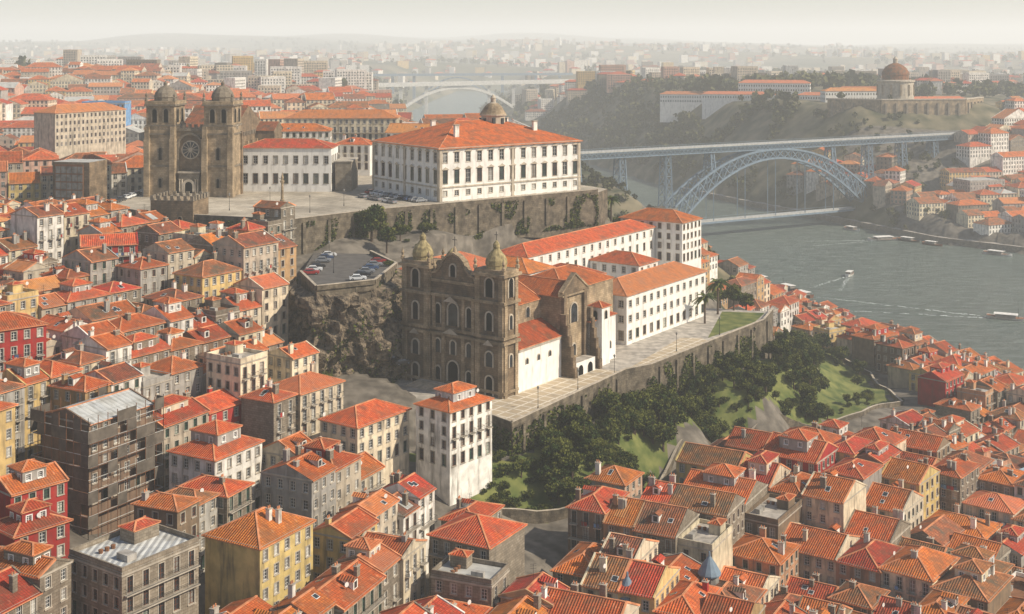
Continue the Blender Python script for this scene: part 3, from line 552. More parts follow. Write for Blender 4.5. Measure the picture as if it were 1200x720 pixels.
hb(-60,492,-10,14,10,3,92,'white_house',z0=76,wall='clean_white',kind='hip',cols=5,rk='tile_orange',attic=False)
hb(-80,480,5,24,12,3,98,'white_house',z0=76,wall='white',kind='hip',rk='tile_orange',attic=False)
hb(-35,500,-10,26,14,3,96,'white_house',z0=76,wall='white',kind='gable',rk='tile_pale',attic=False)
hb(-70,530,0,46,14,3,100,'white_house',z0=76,wall='cream',kind='hip',rk='tile_pale',attic=False)
Bw=Fr(-60.5,434.5,-2); m=MB(); Bw.box(m,.5,6,0,14,78,90,'granite'); Bw.box(m,.3,6.2,-.2,14.2,90,90.4,'trim'); m.obj('stone_annex')
T_=Fr(-97,373,-10); m=MB(); T_.box(m,-6.5,6.5,-5,6,66,85,'granite_dark','granite_mid'); EX.append([(-106,364),(-88,364),(-88,382),(-106,382)])
for i in range(7):
    for v in(-5.1,5.5): T_.box(m,-6.6+i*2.05,-5.6+i*2.05,v,v+.6,85,86.4,'granite')
for i in range(5):
    for u in(-6.6,6.1): T_.box(m,u,u+.6,-3.6+i*2.,-2.6+i*2.,85,86.4,'granite')
for a in(-3,2.5): arch(m,lambda s,zz,o:T_.P(s,-5-o,zz),a,78,1.1,2.4,.05,'opening_shade','granite',.25,.15)
m.obj('medieval_tower')
V_=Fr(-141,418,-12); m=MB(); V_.box(m,-6.5,6.5,-5.5,5.5,70,92,'granite_dark','concrete'); V_.box(m,-5.6,4.4,-5.75,-5.4,75,91.2,'rust')
for i in range(5):
    for j in range(6): V_.box(m,-5.3+i*1.95,-3.6+i*1.95,-5.85,-5.7,75.4+j*2.6,77.6+j*2.6,'glass_b')
EX.append([(-151,408),(-131,408),(-131,428),(-151,428)]); m.obj('glazed_tower')
Q_=Fr(-70,390,0); m=MB()
for i in range(5): Q_.lathe(m,0,0,[(3.4-i*.55,80+i*.3),(3.4-i*.55,80.3+i*.3),(0,80.3+i*.3)],'granite_light',8)
Q_.lathe(m,0,0,[(.7,81.5),(.7,82.6),(.45,82.8),(.38,87.6),(.6,87.9),(.7,88.4),(.3,88.6),(.45,89.4),(.2,90.2),(0,91.4)],'granite_mid',10)
for a in(-1,1): beam(m,(-70,390,88.7),(-70+a*1.1,390,89.3),.12,'iron')
m.obj('pillory_column')
# ================================================================== rock cliff under parking terrace
m=MB(); line=[(-57,334),(-54.5,322),(-47,307.3),(-40,311),(-34,315),(-30.5,328),(-30.4,340),(-39,360)]
pts=[]
for a,b in zip(line[:-1],line[1:]):
    k=max(2,int(math.dist(a,b)/.7))
    for j in range(k): pts.append((a[0]+(b[0]-a[0])*j/k,a[1]+(b[1]-a[1])*j/k))
g=[]
for i,(x,y) in enumerate(pts):
    a=pts[max(0,i-1)];b=pts[min(len(pts)-1,i+1)];l=math.dist(a,b);nx_,ny_=(b[1]-a[1])/l,-(b[0]-a[0])/l; col=[]
    for j in range(37):
        f=j/36; zz=69.5-f*25; q=mn.fractal(Vector((x*.13,y*.13,zz*.13)),1,2.1,6); q2=abs(mn.noise(Vector((x*.35,y*.35,zz*.12)))); q3=mn.cell(Vector((x*.42+zz*.1,y*.42,zz*.33))); o=.5+f*2.6+q*2.8+q2*3.+q3*1.5
        if j==0: o=-.4
        col.append((x+nx_*o,y+ny_*o,zz+mn.noise(Vector((x,y,zz))*.6)*.6))
    g.append(col)
for i in range(len(g)-1):
    for j in range(36): m.q([g[i][j],g[i][j+1],g[i+1][j+1],g[i+1][j]],'rock')
m.obj('rock_cliff'); CLIFF=g
# ================================================================== iron arch bridge
bx,by=.860,.508
def BP(t,z_,o=0): return (104+bx*t+by*o,847+by*t-bx*o,z_)
m=MB(); SP=179.; N=26; K='steel_blue'
for o in(-5,5):
    lo=[];up=[]
    for i in range(N+1):
        t=SP*i/N;s_=2*i/N-1; e=o*(1+.25*s_*s_); lo.append(BP(t,8+43*(1-s_*s_),e)); up.append(BP(t,23+34*(1-abs(s_)**2.2),e))
    for i in range(N):
        beam(m,lo[i],lo[i+1],1.3,K,1.3);beam(m,up[i],up[i+1],1.3,K,1.3);beam(m,lo[i],up[i+1],.55,K);beam(m,up[i],lo[i+1],.55,K);beam(m,lo[i],up[i],.6,K)
    beam(m,lo[N],up[N],.8,K)
    if o<0: L0,U0=lo,up
for i in range(N+1):
    beam(m,L0[i],lo[i],.4,K);beam(m,U0[i],up[i],.4,K)
    if i<N: beam(m,L0[i],lo[i+1],.3,K);beam(m,U0[i],up[i+1],.3,K)
t0,t1=-105,300
beam(m,BP(t0,61.2),BP(t1,61.2),9.4,'concrete',.7)
for o in(-4.2,4.2):
    beam(m,BP(t0,60.7,o),BP(t1,60.7,o),.6,K,.7);beam(m,BP(t0,57.2,o),BP(t1,57.2,o),.6,K,.6); t=t0
    while t<t1-3: beam(m,BP(t,57.2,o),BP(t+3.5,60.7,o),.38,K);beam(m,BP(t,60.7,o),BP(t+3.5,57.2,o),.38,K);beam(m,BP(t,57.2,o),BP(t,60.7,o),.38,K); t+=3.5
for o in(-4.6,4.6):
    beam(m,BP(t0,62.7,o),BP(t1,62.7,o),.14,K); t=t0
    while t<t1: beam(m,BP(t,61.5,o),BP(t,62.7,o),.1,K); t+=2.5
def pier(t,zb,zt,wd=3.,ln=2.):
    for a in(-1,1):
        for o in(-1,1): beam(m,BP(t+a*ln*1.3,zb,o*wd*1.5),BP(t+a*ln,zt,o*wd),.8,K)
    n=max(2,int((zt-zb)/6))
    for i in range(n):
        f0,f1=i/n,(i+1)/n; za,zc=zb+(zt-zb)*f0,zb+(zt-zb)*f1; la,lc=ln*(1.3-.3*f0),ln*(1.3-.3*f1);wa,wc=wd*(1.5-.5*f0),wd*(1.5-.5*f1)
        for o in(-1,1): beam(m,BP(t-la,za,o*wa),BP(t+lc,zc,o*wc),.35,K);beam(m,BP(t+la,za,o*wa),BP(t-lc,zc,o*wc),.35,K);beam(m,BP(t-lc,zc,o*wc),BP(t+lc,zc,o*wc),.35,K)
        for a in(-1,1): beam(m,BP(t+a*la,za,-wa),BP(t+a*lc,zc,wc),.3,K);beam(m,BP(t+a*la,za,wa),BP(t+a*lc,zc,-wc),.3,K)
pier(-3,22,57);pier(SP+3,22,57)
for t in(34,SP-34): 
    s_=2*t/SP-1; pier(t,23+34*(1-abs(s_)**2.2),57,3,1.2)
for t in(-40,-75,SP+38,SP+72,SP+104):
    zz=float(H(*BP(t,0)[:2])); 
    if zz<54: pier(t,zz-2,57)
beam(m,BP(-14,11),BP(SP+14,11),8.5,'concrete',.6)
for o in(-4,4):
    beam(m,BP(-14,10.2,o),BP(SP+14,10.2,o),.5,K,1.6);beam(m,BP(-14,12.6,o),BP(SP+14,12.6,o),.14,K)
    for i in range(4,N-3):
        if i%4==1: 
            s_=2*i/N-1; beam(m,BP(SP*i/N,11,o),BP(SP*i/N,8+43*(1-s_*s_),o),.5,K)
m.obj('iron_arch_bridge')
m=MB()
for t in(-6,SP+6):
    f=Fr(BP(t,0)[0],BP(t,0)[1],math.degrees(math.atan2(by,bx)));
    for v in(-8.5,4.5): f.box(m,-6,6,v,v+4,-2,22,'granite_light'); f.box(m,-6.4,6.4,v-.4,v+4.4,21,22.2,'granite')
    f.box(m,-5.9,5.9,-8.4,8.4,-2,9.6,'granite')
m.obj('bridge_masonry_abutment')
m=MB(); a,b=((-290,1950,66),(100,2080,70))
beam(m,a,b,14,'bridge_concrete',6); n=16; P_=lambda q,zz:(a[0]+(b[0]-a[0])*q,a[1]+(b[1]-a[1])*q,zz)
for i in range(n):
    s0,s1=2*i/n-1,2*(i+1)/n-1; q0,q1=.3+.45*i/n,.3+.45*(i+1)/n; beam(m,P_(q0,28+34*(1-s0*s0)),P_(q1,28+34*(1-s1*s1)),9,'bridge_concrete',4)
for q in(.05,.15,.25,.3,.4,.65,.75,.85,.95): beam(m,P_(q,10),P_(q,64),5,'bridge_concrete')
m.obj('concrete_arch_bridge')
m=MB(); beam(m,(-330,2650,66),(130,2750,66),8,'steel_blue',5)
for i in range(20):
    s0,s1=2*i/20-1,2*(i+1)/20-1
    for h0,h1 in((5,55),(0,50)): beam(m,(-205+180*i/20,2690,h0+h1*(1-s0*s0)),(-205+180*(i+1)/20,2692,h0+h1*(1-s1*s1)),4,'steel_blue',3)
for x in(-300,-250,-205,-20,50,100): beam(m,(x,2680,0),(x,2680,64),6,'steel_blue')
m.obj('railway_arch_bridge')
# ================================================================== hilltop monastery
O_=Fr(325,1085,0); m=MB(); zb=84
O_.lathe(m,0,0,[(15,zb-3),(15,zb+14),(16,zb+14.3),(16,zb+15.5),(12,zb+16),(11,zb+16)],'granite_light',24)
O_.lathe(m,0,0,[(11,zb+16),(11,zb+20),(11.6,zb+20.3),(11,zb+22.5),(8.8,zb+26),(5.5,zb+28.6),(2,zb+30)],'tile_old',20); O_.lathe(m,0,0,[(2,zb+29.5),(2,zb+33),(2.3,zb+33.2),(1,zb+35),(0,zb+36)],'granite_light',10)
for i in range(12):
    t=2*math.pi*i/12; O_.box(m,15*math.cos(t)-.7,15*math.cos(t)+.7,15*math.sin(t)-.7,15*math.sin(t)+.7,zb+3,zb+12,'granite_mid')
m.obj('round_monastery_church')
m=MB(); pl=[(262,1062),(300,1042),(372,1052),(400,1090)]
for a,b in zip(pl[:-1],pl[1:]):
    L=math.dist(a,b); f=Fr(a[0],a[1],math.degrees(math.atan2(b[1]-a[1],b[0]-a[0]))); f.box(m,0,L,-1.5,1.5,50,84.5,'granite_mid'); f.box(m,0,L,-1.9,1.9,84.5,85.3,'granite_light')
    for i in range(int(L/9)): f.box(m,i*9+3,i*9+4.6,-2.6,0,50,82,'granite')
m.obj('fortress_wall')
for x,y,a,L,W,fl in((188,1300,-14,74,13,2),(262,1278,-16,70,13,2),(300,1205,-24,60,13,1),(345,1240,-10,60,13,2),(220,1240,-16,70,12,1),(300,1135,5,50,14,2),(392,1180,10,60,16,2)):
    exbox(x,y,a,L,W,6); house(x,y,a,L,W,fl,'clean_white','hip',1,'barracks_building',fh=4.2,rk='tile_pale',attic=False,balc=0,z0=float(H(x,y))-18,z1=float(H(x,y))+fl*4.2+2.5)
# ================================================================== named foreground houses
hb(-40,203,61,13,11,4,53.5,wall='yellow',kind='hip',rk='tile_orange',attic=False)
hb(-55,238,61,13,11,4,55.5,wall='white',kind='hip',rk='tile_orange',attic=True)
hb(-30,262,55,16,10,3,54.5,wall='cream',kind='hip',rk='tile_orange',attic=False,balc=0)
hb(-44,272,55,13,10,3,58,wall='cream',kind='hip',rk='tile_pale',attic=False)
hb(-12,266,50,13,9.5,4,56,wall='white',kind='hip',rk='tile_orange',attic=True,balc=.7)
hb(22,275,-30,9,9,3,37.5,wall='pink',kind='hip',rk='tile_orange',attic=False)
hb(-56,190,55,14,12,3,55,wall='granite',kind='flat',rk='metal_sheet')
hb(-104,262,40,13,12,4,73,wall='red',kind='hip',rk='tile_red',attic=False)
hb(-104,330,20,14,9,3,79,wall='red',kind='gable',rk='tile_orange',attic=False)
hb(-6,222,-30,12,12,4,46,wall='granite',kind='hip',rk='tile_orange',attic=False)
hb(-74,196,50,9,8,3,57,wall='red',kind='hip',rk='tile_red',attic=True); hb(-80,211,50,10,8,3,58,wall='red',kind='gable',rk='tile_orange',attic=True)
exbox(-75,232,60,17,14,1.5); house(-75,232,60,15,12,5,'brown','gable',0,'scaffolded_house',z1=64,rk='metal_sheet',attic=False,extras=False,pitch=.3)
s=Fr(-75,232,60); m=MB()
for k in range(4):
    hu,hv=8.8,7.3; c=[(-hu,-hv),(hu,-hv),(hu,hv),(-hu,hv)];a,b=c[k],c[(k+1)%4];n=8
    for i in range(n+1):
        u,v=a[0]+(b[0]-a[0])*i/n,a[1]+(b[1]-a[1])*i/n; beam(m,s.P(u,v,42),s.P(u,v,65.5),.1,'rust')
        if i<n:
            for lv in range(10): 
                u2,v2=a[0]+(b[0]-a[0])*(i+1)/n,a[1]+(b[1]-a[1])*(i+1)/n; beam(m,s.P(u,v,44.2+lv*2.1),s.P(u2,v2,44.2+lv*2.1),.09,'concrete')
                if lv%2==0: beam(m,s.P(u*.95,v*.95,44.+lv*2.1),s.P(u2*.95,v2*.95,44.+lv*2.1),.7,'rust',.06)
                if R.random()<.35: m.q([s.P(u*1.01,v*1.01,44.2+lv*2.1),s.P(u2*1.01,v2*1.01,44.2+lv*2.1),s.P(u2*1.01,v2*1.01,46.2+lv*2.1),s.P(u*1.01,v*1.01,46.2+lv*2.1)],'net')
m.obj('scaffolding')
for x,y,z_ in((35,227,36),(19,211,39)):
    m=MB(); f=Fr(x,y,0); f.lathe(m,0,0,[(1.7,z_-12),(1.7,z_),(2.1,z_+.1),(2.1,z_+.3),(1.1,z_+2.),(.25,z_+3.2),(.15,z_+4),(0,z_+4.1)],'steel_blue',12); f.lathe(m,0,0,[(1.74,z_-1.2),(1.74,z_-.2)],'glass_b',12); m.obj('conical_roof_lantern'); exbox(x,y,0,2,2,0)
# exclusions then fill town
EX+= [P1,P2,P3,GARDEN,GORGE,[(-52,303),(-24,300),(-22,360),(-57,366),(-56,330)],[(-44,292),(-20,284),(-6,292),(-30,318),(-46,345)]]
RA=[(-200,150),(5,150),(4,215),(-8,258),(-24,274),(-34,296),(-50,298),(-56,330),(-59,356),(-104,369),(-130,388),(-220,430)]
KN=['gable']*8+['hip']*4+['gablev']*3+['flat']
fill(RA,61,9.5,(3,5),(5.5,9),street=2.8,warp=4,kinds=KN,pal2=['granite','greyp','brown','beige','granite','cream','ochre','white'])
RB=[(7,150),(240,150),(230,262),(150,300),(82,318),(64,316),(48,304),(34,280),(19,258),(6,248)]
fill(RB,-32,12,(3,4),(6,11),street=2.6,warp=5,skip=.01,kinds=['gable']*11+['hip']*6+['gablev']*3+['flat'],pal2=['granite','greyp','brown','beige','granite','cream','ochre','salmon'])
RB2=[(84,320),(150,303),(232,264),(260,300),(192,436),(168,480),(148,560),(118,590),(108,600),(112,540),(116,475),(133,450),(132,396),(112,364),(86,338)]
fill(RB2,42,10,(2,3),(5.5,10),street=2.6,warp=4,kinds=KN,roofs=['tile_orange']*4+['tile_red']*3+['tile_old']*3,pal2=['granite','greyp','brown','beige','granite','ochre','salmon'])
fill([(92,600),(135,600),(125,690),(100,690)],60,9,(1,2),(6,10),lod=1,skip=.15,pal=['white','cream','granite','ochre'])
fill([(72,440),(112,470),(108,600),(92,660),(62,640),(62,470)],60,9,(2,3),(6,10),lod=1,skip=.3,pal=['white','cream','granite','ochre','greyp'])
FP=['white']*5+['cream']*4+['beige']*3+['greyp']*2+['yellow','granite','pink']
FR=['tile_orange']*5+['tile_pale']*3+['tile_red']*3+['tile_old']*3
fill([(-330,430),(-131,430),(-128,565),(-62,565),(20,560),(10,700),(-330,700)],14,13,(3,5),(9,18),1,FP,8,None,5,.45,FR,.06)
fill([(-330,705),(10,705),(-20,900),(-60,1250),(-600,1250),(-500,705)],8,15,(3,6),(10,24),1,FP,9,'distant_city_block',6,.43,FR+['concrete'],.08)
fill([(205,1000),(240,945),(258,905),(300,905),(285,960),(240,1020)],60,12,(2,4),(9,18),1,FP,2,None,3,.45,FR,.0,bank=6)
fill([(262,890),(290,843),(332,806),(520,735),(900,700),(1000,1300),(480,1250),(410,1040),(345,975),(300,905)],20,13,(2,4),(10,20),1,FP,7,'riverside_city_block',6,.46,FR+['concrete'],.06,bank=8)
hb(330,905,20,30,18,5,34,'modern_building',wall='greyp',kind='flat',rk='concrete',lod=1)
hb(-202,600,60,42,14,5,99,'long_beige_building',wall='beige',kind='hip',rk='tile_pale',lod=1,ex=False)
hb(-228,720,0,24,12,4,97,'blue_building',wall='azulejo',kind='flat',rk='concrete',lod=1,ex=False)
# far city
m=MB()
for _ in range(3600):
    y=1250+R.random()**1.7*5200; x=R.uniform(-.44,.46)*y
    if inpoly(x,y,RIV) or min(float(dpl(x,y,NB)),float(dpl(x,y,FB)))<60 or inpoly(x,y,GORGE): continue
    if 0<x<450 and y<1500: continue
    if -.085<x/y<.0 and y<2600 and float(dpl(x,y,NB))<120: continue
    if mn.noise(Vector((x/420,y/700,3.)))<-.12: continue
    zz=float(H(x,y)); L=R.uniform(12,34);W=R.uniform(10,18);h=R.choice([7,9,12,15,18,26]); f=Fr(x,y,R.choice([5,12,80,20])+R.uniform(-6,6)); k=R.choice(FP+['white','white'])
    f.box(m,-L/2,L/2,-W/2,W/2,zz-4,zz+h,k)
    if h<16: roof(m,f,-L/2,L/2,-W/2,W/2,zz+h,.4,'hip',R.choice(FR),k,.5,False)
    if y<2600:
        for q in range(int(h/3)): 
            for c_ in range(int(L/3)): u=-L/2+1+c_*3; m.q([f.P(u,-W/2-.1,zz+1+q*3),f.P(u+1.3,-W/2-.1,zz+1+q*3),f.P(u+1.3,-W/2-.1,zz+2.5+q*3),f.P(u,-W/2-.1,zz+2.5+q*3)],'glass')
m.obj('distant_city')
for nm,pl,sg in(('river_quay',NB[2:9],-1),('river_quay',FB[1:8],1)):
    m=MB()
    for a,b in zip(pl[:-1],pl[1:]):
        L=math.dist(a,b); f=Fr(a[0],a[1],math.degrees(math.atan2(b[1]-a[1],b[0]-a[0]))); v0,v1=((-1,9) if sg<0 else (-9,1)); f.box(m,-1,L+1,v0,v1,-3,3.9+R.random()*.05,'granite','sidewalk')
    m.obj(nm)
# ================================================================== vegetation
def rq(m,c,s,k):
    a=Vector((R.gauss(0,1),R.gauss(0,1),R.gauss(0,1))).normalized();b=a.cross(Vector((R.gauss(0,1),R.gauss(0,1),R.gauss(0,1)))).normalized(); a*=s*.5;b*=s*.35; c=Vector(c)
    m.q([tuple(c-a),tuple(c+b),tuple(c+a),tuple(c-b)],k)
def treemesh(name,h,r,n,ls,conic=False):
    m=MB(); f=Fr(0,0,0); th=h*(.2 if conic else .45); f.lathe(m,0,0,[(r*.11,-1),(r*.08,th*.5),(r*.05,th),(.02,h*.85)],'bark',7)
    cl=[]
    for i in range(14 if not conic else 22):
        if conic: q=(i+.5)/22; a=R.uniform(0,6.28); rr=r*(1-q)**.7*.5; cl.append((rr*math.cos(a),rr*math.sin(a),h*(.1+.88*q),r*(1-q)**.6*.55+.25))
        else:
            a=R.uniform(0,6.28); q=R.random(); rr=r*.72*math.sqrt(R.random()); cl.append((rr*math.cos(a),rr*math.sin(a),h*(.42+.45*q*(1-rr/r*.6)),r*R.uniform(.28,.45)))
    for x,y,z_,s in cl:
        if not conic: beam(m,(0,0,th*R.uniform(.6,1)),(x*.8,y*.8,z_-s*.3),r*.035,'bark')
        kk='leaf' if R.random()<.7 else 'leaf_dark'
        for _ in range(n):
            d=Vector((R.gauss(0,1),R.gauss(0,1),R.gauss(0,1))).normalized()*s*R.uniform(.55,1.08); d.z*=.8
            rq(m,(x+d.x,y+d.y,z_+d.z),ls*R.uniform(.7,1.4),kk if d.z>-s*.3 else 'leaf_dark')  # clump undersides take the darker leaf, their shade put into the colour
    return m.mesh(name,(0,0,0))
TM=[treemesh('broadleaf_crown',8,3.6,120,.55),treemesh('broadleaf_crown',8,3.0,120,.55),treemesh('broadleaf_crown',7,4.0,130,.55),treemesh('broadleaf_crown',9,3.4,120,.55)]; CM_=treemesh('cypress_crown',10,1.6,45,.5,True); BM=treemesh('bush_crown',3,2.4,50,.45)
def put(name,me,x,y,s=1,z=None,sz=None):
    o=bpy.data.objects.new(name,me); o.location=(x,y,(Hp(x,y) if z is None else z)-.2); o.rotation_euler=(0,0,R.uniform(0,6.28)); o.scale=(s,s*R.uniform(.85,1.15),(sz or s)*R.uniform(.85,1.15)); COL.objects.link(o); return o
lawn=[(86,364),(104,368),(122,398),(126,440),(110,456),(101,425),(97,402),(88,380)]; lawn2=[(66,350),(78,362),(86,382),(78,372)]
n=0
while n<215:
    x,y=R.uniform(-22,124),R.uniform(262,462)
    if not inpoly(x,y,GARDEN) or inpoly(x,y,lawn) or (inpoly(x,y,lawn2) and R.random()<.85): continue
    if float(dpl(x,y,P3,True))<2.2: continue
    if x<8 and R.random()<.6: continue
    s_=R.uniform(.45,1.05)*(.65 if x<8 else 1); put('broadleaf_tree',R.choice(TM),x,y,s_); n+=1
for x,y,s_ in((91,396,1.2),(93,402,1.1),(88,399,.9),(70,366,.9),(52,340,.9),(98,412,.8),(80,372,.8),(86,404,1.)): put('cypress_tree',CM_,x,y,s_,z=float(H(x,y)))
n=0
while n<260:
    x,y=R.uniform(-22,124),R.uniform(262,462)
    if inpoly(x,y,GARDEN) and not inpoly(x,y,lawn) and (x<30 or R.random()<.5): put('bush',BM,x,y,R.uniform(.35,.95)); n+=1
for i in range(16): put('bush',BM,88+i*2.3+R.uniform(-1,1),364+i*2.6+R.uniform(-1,1),R.uniform(.3,.5))
for i in range(30): t=R.random(); put('bush',BM,46+t*38+R.uniform(0,5),308+t*34-R.uniform(0,6),R.uniform(.4,.9))
for x,y,s_ in((104,386,.6),(112,404,.7),(116,430,.7),(106,440,.6),(99,378,.5),(60,318,.8),(74,332,.8),(54,309,.7)): put('broadleaf_tree',R.choice(TM),x,y,s_)
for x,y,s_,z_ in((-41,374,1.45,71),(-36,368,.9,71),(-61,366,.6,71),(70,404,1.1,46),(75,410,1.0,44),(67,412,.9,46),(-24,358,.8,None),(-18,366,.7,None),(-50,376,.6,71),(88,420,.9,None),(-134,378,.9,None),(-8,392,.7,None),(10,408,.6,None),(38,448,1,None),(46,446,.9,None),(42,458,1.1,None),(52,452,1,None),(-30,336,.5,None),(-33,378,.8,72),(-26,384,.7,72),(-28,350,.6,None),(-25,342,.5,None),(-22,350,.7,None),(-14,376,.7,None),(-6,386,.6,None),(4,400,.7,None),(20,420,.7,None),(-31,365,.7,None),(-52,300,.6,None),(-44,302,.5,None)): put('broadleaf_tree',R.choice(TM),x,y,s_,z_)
for i in range(40): put('bush',BM,-30+R.uniform(-3,12),338+R.uniform(0,46),R.uniform(.3,.8))
for x,y,s_ in((-132,690,2.6),(-118,700,2.3),(-100,690,2.4),(-145,705,2.2),(-86,720,2.0),(-165,930,2.4),(-70,640,1.6),(-210,560,1.5),(-190,545,1.4)): put('broadleaf_tree',R.choice(TM),x,y,s_)
m=MB()
for poly,ids,z_ in((P3,(0,1,2,10),46),(P1,(1,2,3,4),80)):
    for i in ids:
        a,b=poly[i],poly[(i+1)%len(poly)];L=math.dist(a,b);tx,ty=(b[0]-a[0])/L,(b[1]-a[1])/L
        for _ in range(int(L*90)):
            u=R.uniform(0,L);x,y=a[0]+tx*u,a[1]+ty*u; zg=z_-R.random()**.7*11
            if mn.noise(Vector((x*.16,y*.16,zg*.13)))+(z_-zg)*.03>.15: rq(m,(x+ty*.3,y-tx*.3,zg),R.uniform(.5,1.),'leaf' if R.random()<.5 else 'leaf_dark')
for _ in range(9000):
    c=R.choice(R.choice(CLIFF)); 
    if mn.noise(Vector(c)*.17)>.12 or c[2]<52 and R.random()<.5: rq(m,(c[0]+R.uniform(-.5,.5),c[1]+R.uniform(-.6,.1),c[2]+R.uniform(-.5,.5)),R.uniform(.4,.9),'leaf' if R.random()<.5 else 'leaf_dark')
m.obj('ivy')
pm=MB(); f=Fr(0,0,0); f.lathe(pm,0,0,[(.4,-1),(.28,1),(.25,8)],'bark',8)
for i in range(26):
    a=i*2.4;e=R.uniform(-.2,1.1);L=3.6;p0=None
    for j in range(7):
        t=j/6; r_=L*t*math.cos(e*.7); z_=8+L*t*math.sin(e)-2.4*t*t; w_=.55*math.sin(math.pi*min(1,t+.12)); c=(r_*math.cos(a),r_*math.sin(a)); l=(c[0]-w_*math.sin(a),c[1]+w_*math.cos(a),z_-.25);rr=(c[0]+w_*math.sin(a),c[1]-w_*math.cos(a),z_-.25);cc=(c[0],c[1],z_)
        if p0: pm.q([p0[0],l,cc,p0[1]],'leaf');pm.q([p0[1],cc,rr,p0[2]],'leaf_dark')
        p0=(l,cc,rr)
PMe=pm.mesh('palm_crown',(0,0,0))
for x,y,z_ in((35,452,68),(58,385,46),(64,398,46)): put('palm_tree',PMe,x,y,1.1,z_)
def woodland(name,pts,k='leaf_far'):
    vs=[];
    for x,y,z_,h in pts:
        n=34; d=NR.normal(size=(n,3)); d/=np.linalg.norm(d,axis=1)[:,None]; rad=NR.uniform(.45,1.05,(n,1)); c=np.array([x,y,z_+h*.6])+d*rad*np.array([h*.42,h*.42,h*.45])
        a=NR.normal(size=(n,3)); a/=np.linalg.norm(a,axis=1)[:,None]; b=np.cross(a,NR.normal(size=(n,3))); b/=np.linalg.norm(b,axis=1)[:,None]; s_=h*NR.uniform(.14,.26,(n,1)); a*=s_;b*=s_*.8
        vs.append(np.stack([c-a,c+b,c+a,c-b],1).reshape(-1,3))
    v=np.concatenate(vs); me=bpy.data.meshes.new(name); me.from_pydata(v.tolist(),[],np.arange(len(v)).reshape(-1,4).tolist()); me.materials.append(M[k]); COL.objects.link(bpy.data.objects.new(name,me))
pts=[]
for _ in range(9000):
    x,y=R.uniform(-60,420),R.uniform(960,1650)
    if inpoly(x,y,RIV): continue
    d=float(dpl(x,y,FB)); 
    if d>float(dpl(x,y,NB)) or d<6: continue
    if (x>258 and y<1065) or (145<x<350 and 1110<y<1330 and d>95): continue
    nz=mn.noise(Vector((x/45,y/45,7)))
    if (d<130 and nz>(.12 if x>180 else -.15)) or (y>1420 and R.random()<.35) or (y>1150 and mn.noise(Vector((x/60,y/60,0)))>.25): pts.append((x,y,float(H(x,y)),R.uniform(3,10)*(1.5 if y>1440 and R.random()<.2 else 1)))
for _ in range(160):
    x,y=R.uniform(255,330),R.uniform(850,1040); pts.append((x,y,float(H(x,y)),R.uniform(3,6)))
woodland('hillside_woodland',[p for p in pts if not inpoly(p[0],p[1],RIV)])
pts=[]
for _ in range(2600):
    x=R.uniform(-90,112);y=R.uniform(455,1400)
    if inpoly(x,y,RIV) or float(dpl(x,y,NB))<5 or float(dpl(x,y,NB))>float(dpl(x,y,FB)) or inpoly(x,y,P3): continue
    if x<20 and not inpoly(x,y,GORGE): continue
    if y>640 or x<90 or R.random()<.3: pts.append((x,y,float(H(x,y))-.5,R.uniform(2.5,6.5)))
woodland('riverbank_woodland',pts)
pts=[]
for _ in range(5200):
    y=1300+R.random()**1.5*6500;x=R.uniform(-.44,.46)*y
    if inpoly(x,y,RIV) or (-.085<x/y<.0 and y<2600 and float(dpl(x,y,NB))<120): continue
    if mn.noise(Vector((x/380+9,y/600,1.)))>.08 or R.random()<.12: pts.append((x,y,float(H(x,y))-2,R.uniform(10,20)))
woodland('distant_woodland',pts)
# ================================================================== vehicles
def carmesh(k):
    m=MB(); pr=[(-2.1,.35),(2.1,.35),(2.15,.75),(1.9,.9),(1.05,1.0),(.45,1.45),(-1.2,1.48),(-1.9,1.0),(-2.15,.9)]
    for s_ in(-1,1): m.q([(x,s_*(.85 if z_<1.1 else .68),z_) for x,z_ in pr],k)
    for (a,b),(c,d) in zip(pr,pr[1:]+pr[:1]):
        w0=.85 if b<1.1 else .68;w1=.85 if d<1.1 else .68; kk='glass' if (b,d) in((1.0,1.45),(1.48,1.0)) else k; m.q([(a,-w0,b),(a,w0,b),(c,w1,d),(c,-w1,d)],kk)
    for s_ in(-1,1): m.q([(.85,s_*.86,1.02),(.42,s_*.73,1.38),(-1.15,s_*.73,1.4),(-1.7,s_*.86,1.02)],'glass')
    for x in(-1.35,1.35):
        for s_ in(-1,1):
            P=[(x+.33*math.cos(t*.628),.33+.33*math.sin(t*.628)) for t in range(10)]; m.q([(a,s_*.88,b) for a,b in P],'tyre')
            for i in range(10): a,b=P[i],P[(i+1)%10]; m.q([(a[0],s_*.88,a[1]),(b[0],s_*.88,b[1]),(b[0],s_*.66,b[1]),(a[0],s_*.66,a[1])],'tyre')
            m.q([(x+.17*math.cos(t*1.047),s_*.89,.33+.17*math.sin(t*1.047)) for t in range(6)],'car_grey')
    for s_ in(-.6,.6): m.q([(2.17,s_-.17,.65),(2.17,s_+.17,.65),(2.14,s_+.17,.8),(2.14,s_-.17,.8)],'frame'); m.q([(-2.17,s_-.15,.7),(-2.17,s_+.15,.7),(-2.17,s_+.15,.85),(-2.17,s_-.15,.85)],'red')
    return m.mesh('car_body',(0,0,0))
CMs=[carmesh('car_'+k) for k in('white','grey','black','grey','blue','grey','white','red','black')]
def car(x,y,z_,a): 
    o=bpy.data.objects.new('parked_car',R.choice(CMs)); o.location=(x,y,z_); o.rotation_euler=(0,0,math.radians(a+R.uniform(-3,3))); COL.objects.link(o)
for i in range(11): car(-29-i*2.9*.62,404+i*2.9*.79+1,80.01,38)
for i in range(8): car(-36-i*2.9*.62,400+i*2.9*.82,80.01,127) if i%3 else None
for i in range(7): car(-51.5+i*.1,328+i*4.6,71.01,12+R.uniform(-5,5)) if i!=3 else None
for i in range(6): car(-38.5+i*.5,320+i*5.0,71.01,10)
